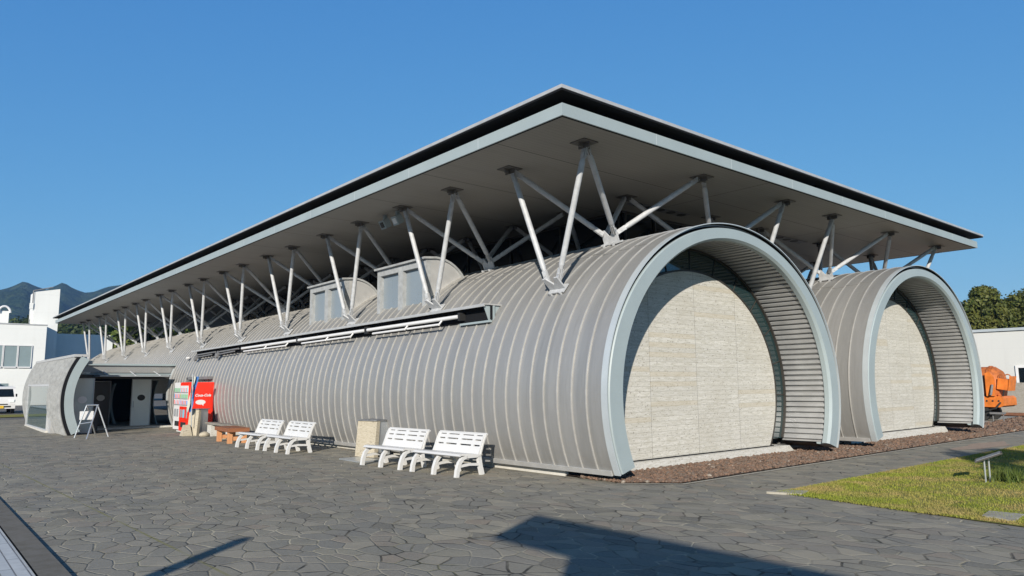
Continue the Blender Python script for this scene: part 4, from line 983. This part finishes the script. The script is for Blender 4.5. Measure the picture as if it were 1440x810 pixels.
def mh(d, a, x, y):
    ph = float(np.interp(a, pa, pz)); u = (d - 1000) / 1000
    fall = max(0, 1 - abs(d - 1500) / 520) ** .8
    rug = 22 * mnoise.fractal(Vector((x * .006, y * .006, 3.1)), 1.0, 2.1, 5) * min(1, abs(d - 1500) / 130 + .10) * 1.35 + 3.0 * mnoise.noise(Vector((x * .05, y * .05, 0)))
    return -5 + (ph + 5) * fall + rug * (fall > 0)
terrain('mountain_range', 980, 2030, -.9, 1.6, 42, 520, mh, MOUNT)
rp = [(-1.2, 10), (0, 17), (.07, 20.5), (.10, 22), (.13, 22.5), (.16, 22), (.2, 22), (.3, 20), (.5, 16), (.9, 13), (1.4, 11)]
def rh(d, a, x, y): return -2 + (float(np.interp(a, [p[0] for p in rp], [p[1] for p in rp])) - 3.5) * max(0, 1 - ((d - 255) / 90) ** 2) + 1.2 * mnoise.noise(Vector((x * .05, y * .05, 0)))
terrain('wooded_hill', 160, 350, -.6, 1.5, 24, 150, rh, MOUNT)
cs = []; rs = []
for k in range(1500):
    a = random.uniform(-.08, .75) if k < 1150 else random.uniform(.6, 1.45); d = random.uniform(185, 275); x = CAMX + d * math.sin(a); y = CAMY + d * math.cos(a); r = random.uniform(1.7, 3.2); cs.append((x, y, rh(d, a, x, y) + r * .7)); rs.append(r)
o = npmesh('hillside_wood', leafquads(cs, rs, 56, .62, .85), 4, LEAF4); tag(o, 'dark green wooded ridge behind the white building', 'woodland', kind='stuff')

# ------------------------------------------------------------------ air
hz = MB(); hz.box(-900, 1900, -200, 2050, -8, 230); 
t = NT('haze_air'); vol = t.n('ShaderNodeVolumePrincipled'); vol.inputs['Color'].default_value = (.30, .56, 1, 1); vol.inputs['Density'].default_value = .00020; vol.inputs['Anisotropy'].default_value = .1
t.N.remove(t.b); t.l(vol.outputs[0], t.N['Material Output'].inputs['Volume'])
HAZE = True
if HAZE: o = hz.build('haze', t.m); tag(o, 'thin blue air between the camera and the mountains', 'haze', kind='stuff')

# ------------------------------------------------------------------ light and sky
SDX, SDY, EL = -.757, -.653, math.radians(20.5)
W_ = bpy.data.worlds.new('World'); S.world = W_; W_.use_nodes = True; N = W_.node_tree.nodes
sky = N.new('ShaderNodeTexSky'); sky.sky_type = 'NISHITA'; sky.sun_disc = False; sky.sun_elevation = EL; sky.sun_rotation = math.atan2(SDX, SDY); sky.altitude = 0; sky.air_density = 1.0; sky.dust_density = 0; sky.ozone_density = 4
WL = W_.node_tree.links
sp = N.new('ShaderNodeSeparateColor'); cb = N.new('ShaderNodeCombineColor'); WL.new(sky.outputs[0], sp.inputs[0])
for ch, (k, g) in enumerate(((.60, .90), (.715, .60), (.815, .30))):   # clear deep blue sky: tone of the photograph's camera
    a = N.new('ShaderNodeMath'); a.operation = 'MULTIPLY'; WL.new(sp.outputs[ch], a.inputs[0]); a.inputs[1].default_value = .1
    b = N.new('ShaderNodeMath'); b.operation = 'POWER'; WL.new(a.outputs[0], b.inputs[0]); b.inputs[1].default_value = g
    c = N.new('ShaderNodeMath'); c.operation = 'MULTIPLY'; WL.new(b.outputs[0], c.inputs[0]); c.inputs[1].default_value = k * 10 / 1.414
    WL.new(c.outputs[0], cb.inputs[ch])
tc = N.new('ShaderNodeTexCoord'); sz = N.new('ShaderNodeSeparateXYZ'); WL.new(tc.outputs['Generated'], sz.inputs[0])
mr = N.new('ShaderNodeMapRange'); WL.new(sz.outputs[2], mr.inputs[0]); mr.inputs[1].default_value = .56; mr.inputs[2].default_value = .92; mr.inputs[3].default_value = 1; mr.inputs[4].default_value = .42   # clear sky darkens towards the zenith, dimmed further here to cut the fill light
vm = N.new('ShaderNodeVectorMath'); vm.operation = 'SCALE'; WL.new(cb.outputs[0], vm.inputs[0]); WL.new(mr.outputs[0], vm.inputs['Scale'])
WL.new(vm.outputs[0], N['Background'].inputs[0]); N['Background'].inputs[1].default_value = .10
sl = bpy.data.lights.new('sun', 'SUN'); sl.energy = 5.0; sl.angle = math.radians(.5); sl.color = (1, .925, .82); so = bpy.data.objects.new('sun', sl); COL.objects.link(so)
dirv = Vector((SDX * math.cos(EL), SDY * math.cos(EL), math.sin(EL))); so.rotation_euler = dirv.to_track_quat('Z', 'Y').to_euler(); so.location = (-20, -20, 20)
S.view_settings.view_transform = 'Standard'; S.view_settings.look = 'None'; S.view_settings.gamma = 1; S.view_settings.use_curve_mapping = False; S.view_settings.exposure = .5

# ------------------------------------------------------------------ camera
cd = bpy.data.cameras.new('camera'); cam = bpy.data.objects.new('camera', cd); COL.objects.link(cam); S.camera = cam
cd.sensor_width = 36; cd.sensor_fit = 'HORIZONTAL'; cd.lens = 1017.3472 / 1440 * 36; cd.clip_end = 8000; cd.clip_start = .05
yaw, pitch, roll = .6995, .1311, -.0072
fw = Vector((math.sin(yaw) * math.cos(pitch), math.cos(yaw) * math.cos(pitch), math.sin(pitch))); rt0 = Vector((math.cos(yaw), -math.sin(yaw), 0)); up0 = rt0.cross(fw)
r2 = rt0 * math.cos(roll) + up0 * math.sin(roll); u2 = -rt0 * math.sin(roll) + up0 * math.cos(roll)
cam.matrix_world = Matrix(((r2.x, u2.x, -fw.x, CAMX), (r2.y, u2.y, -fw.y, CAMY), (r2.z, u2.z, -fw.z, 1.6), (0, 0, 0, 1)))
S.cycles.volume_bounces = 0; S.cycles.max_bounces = 8
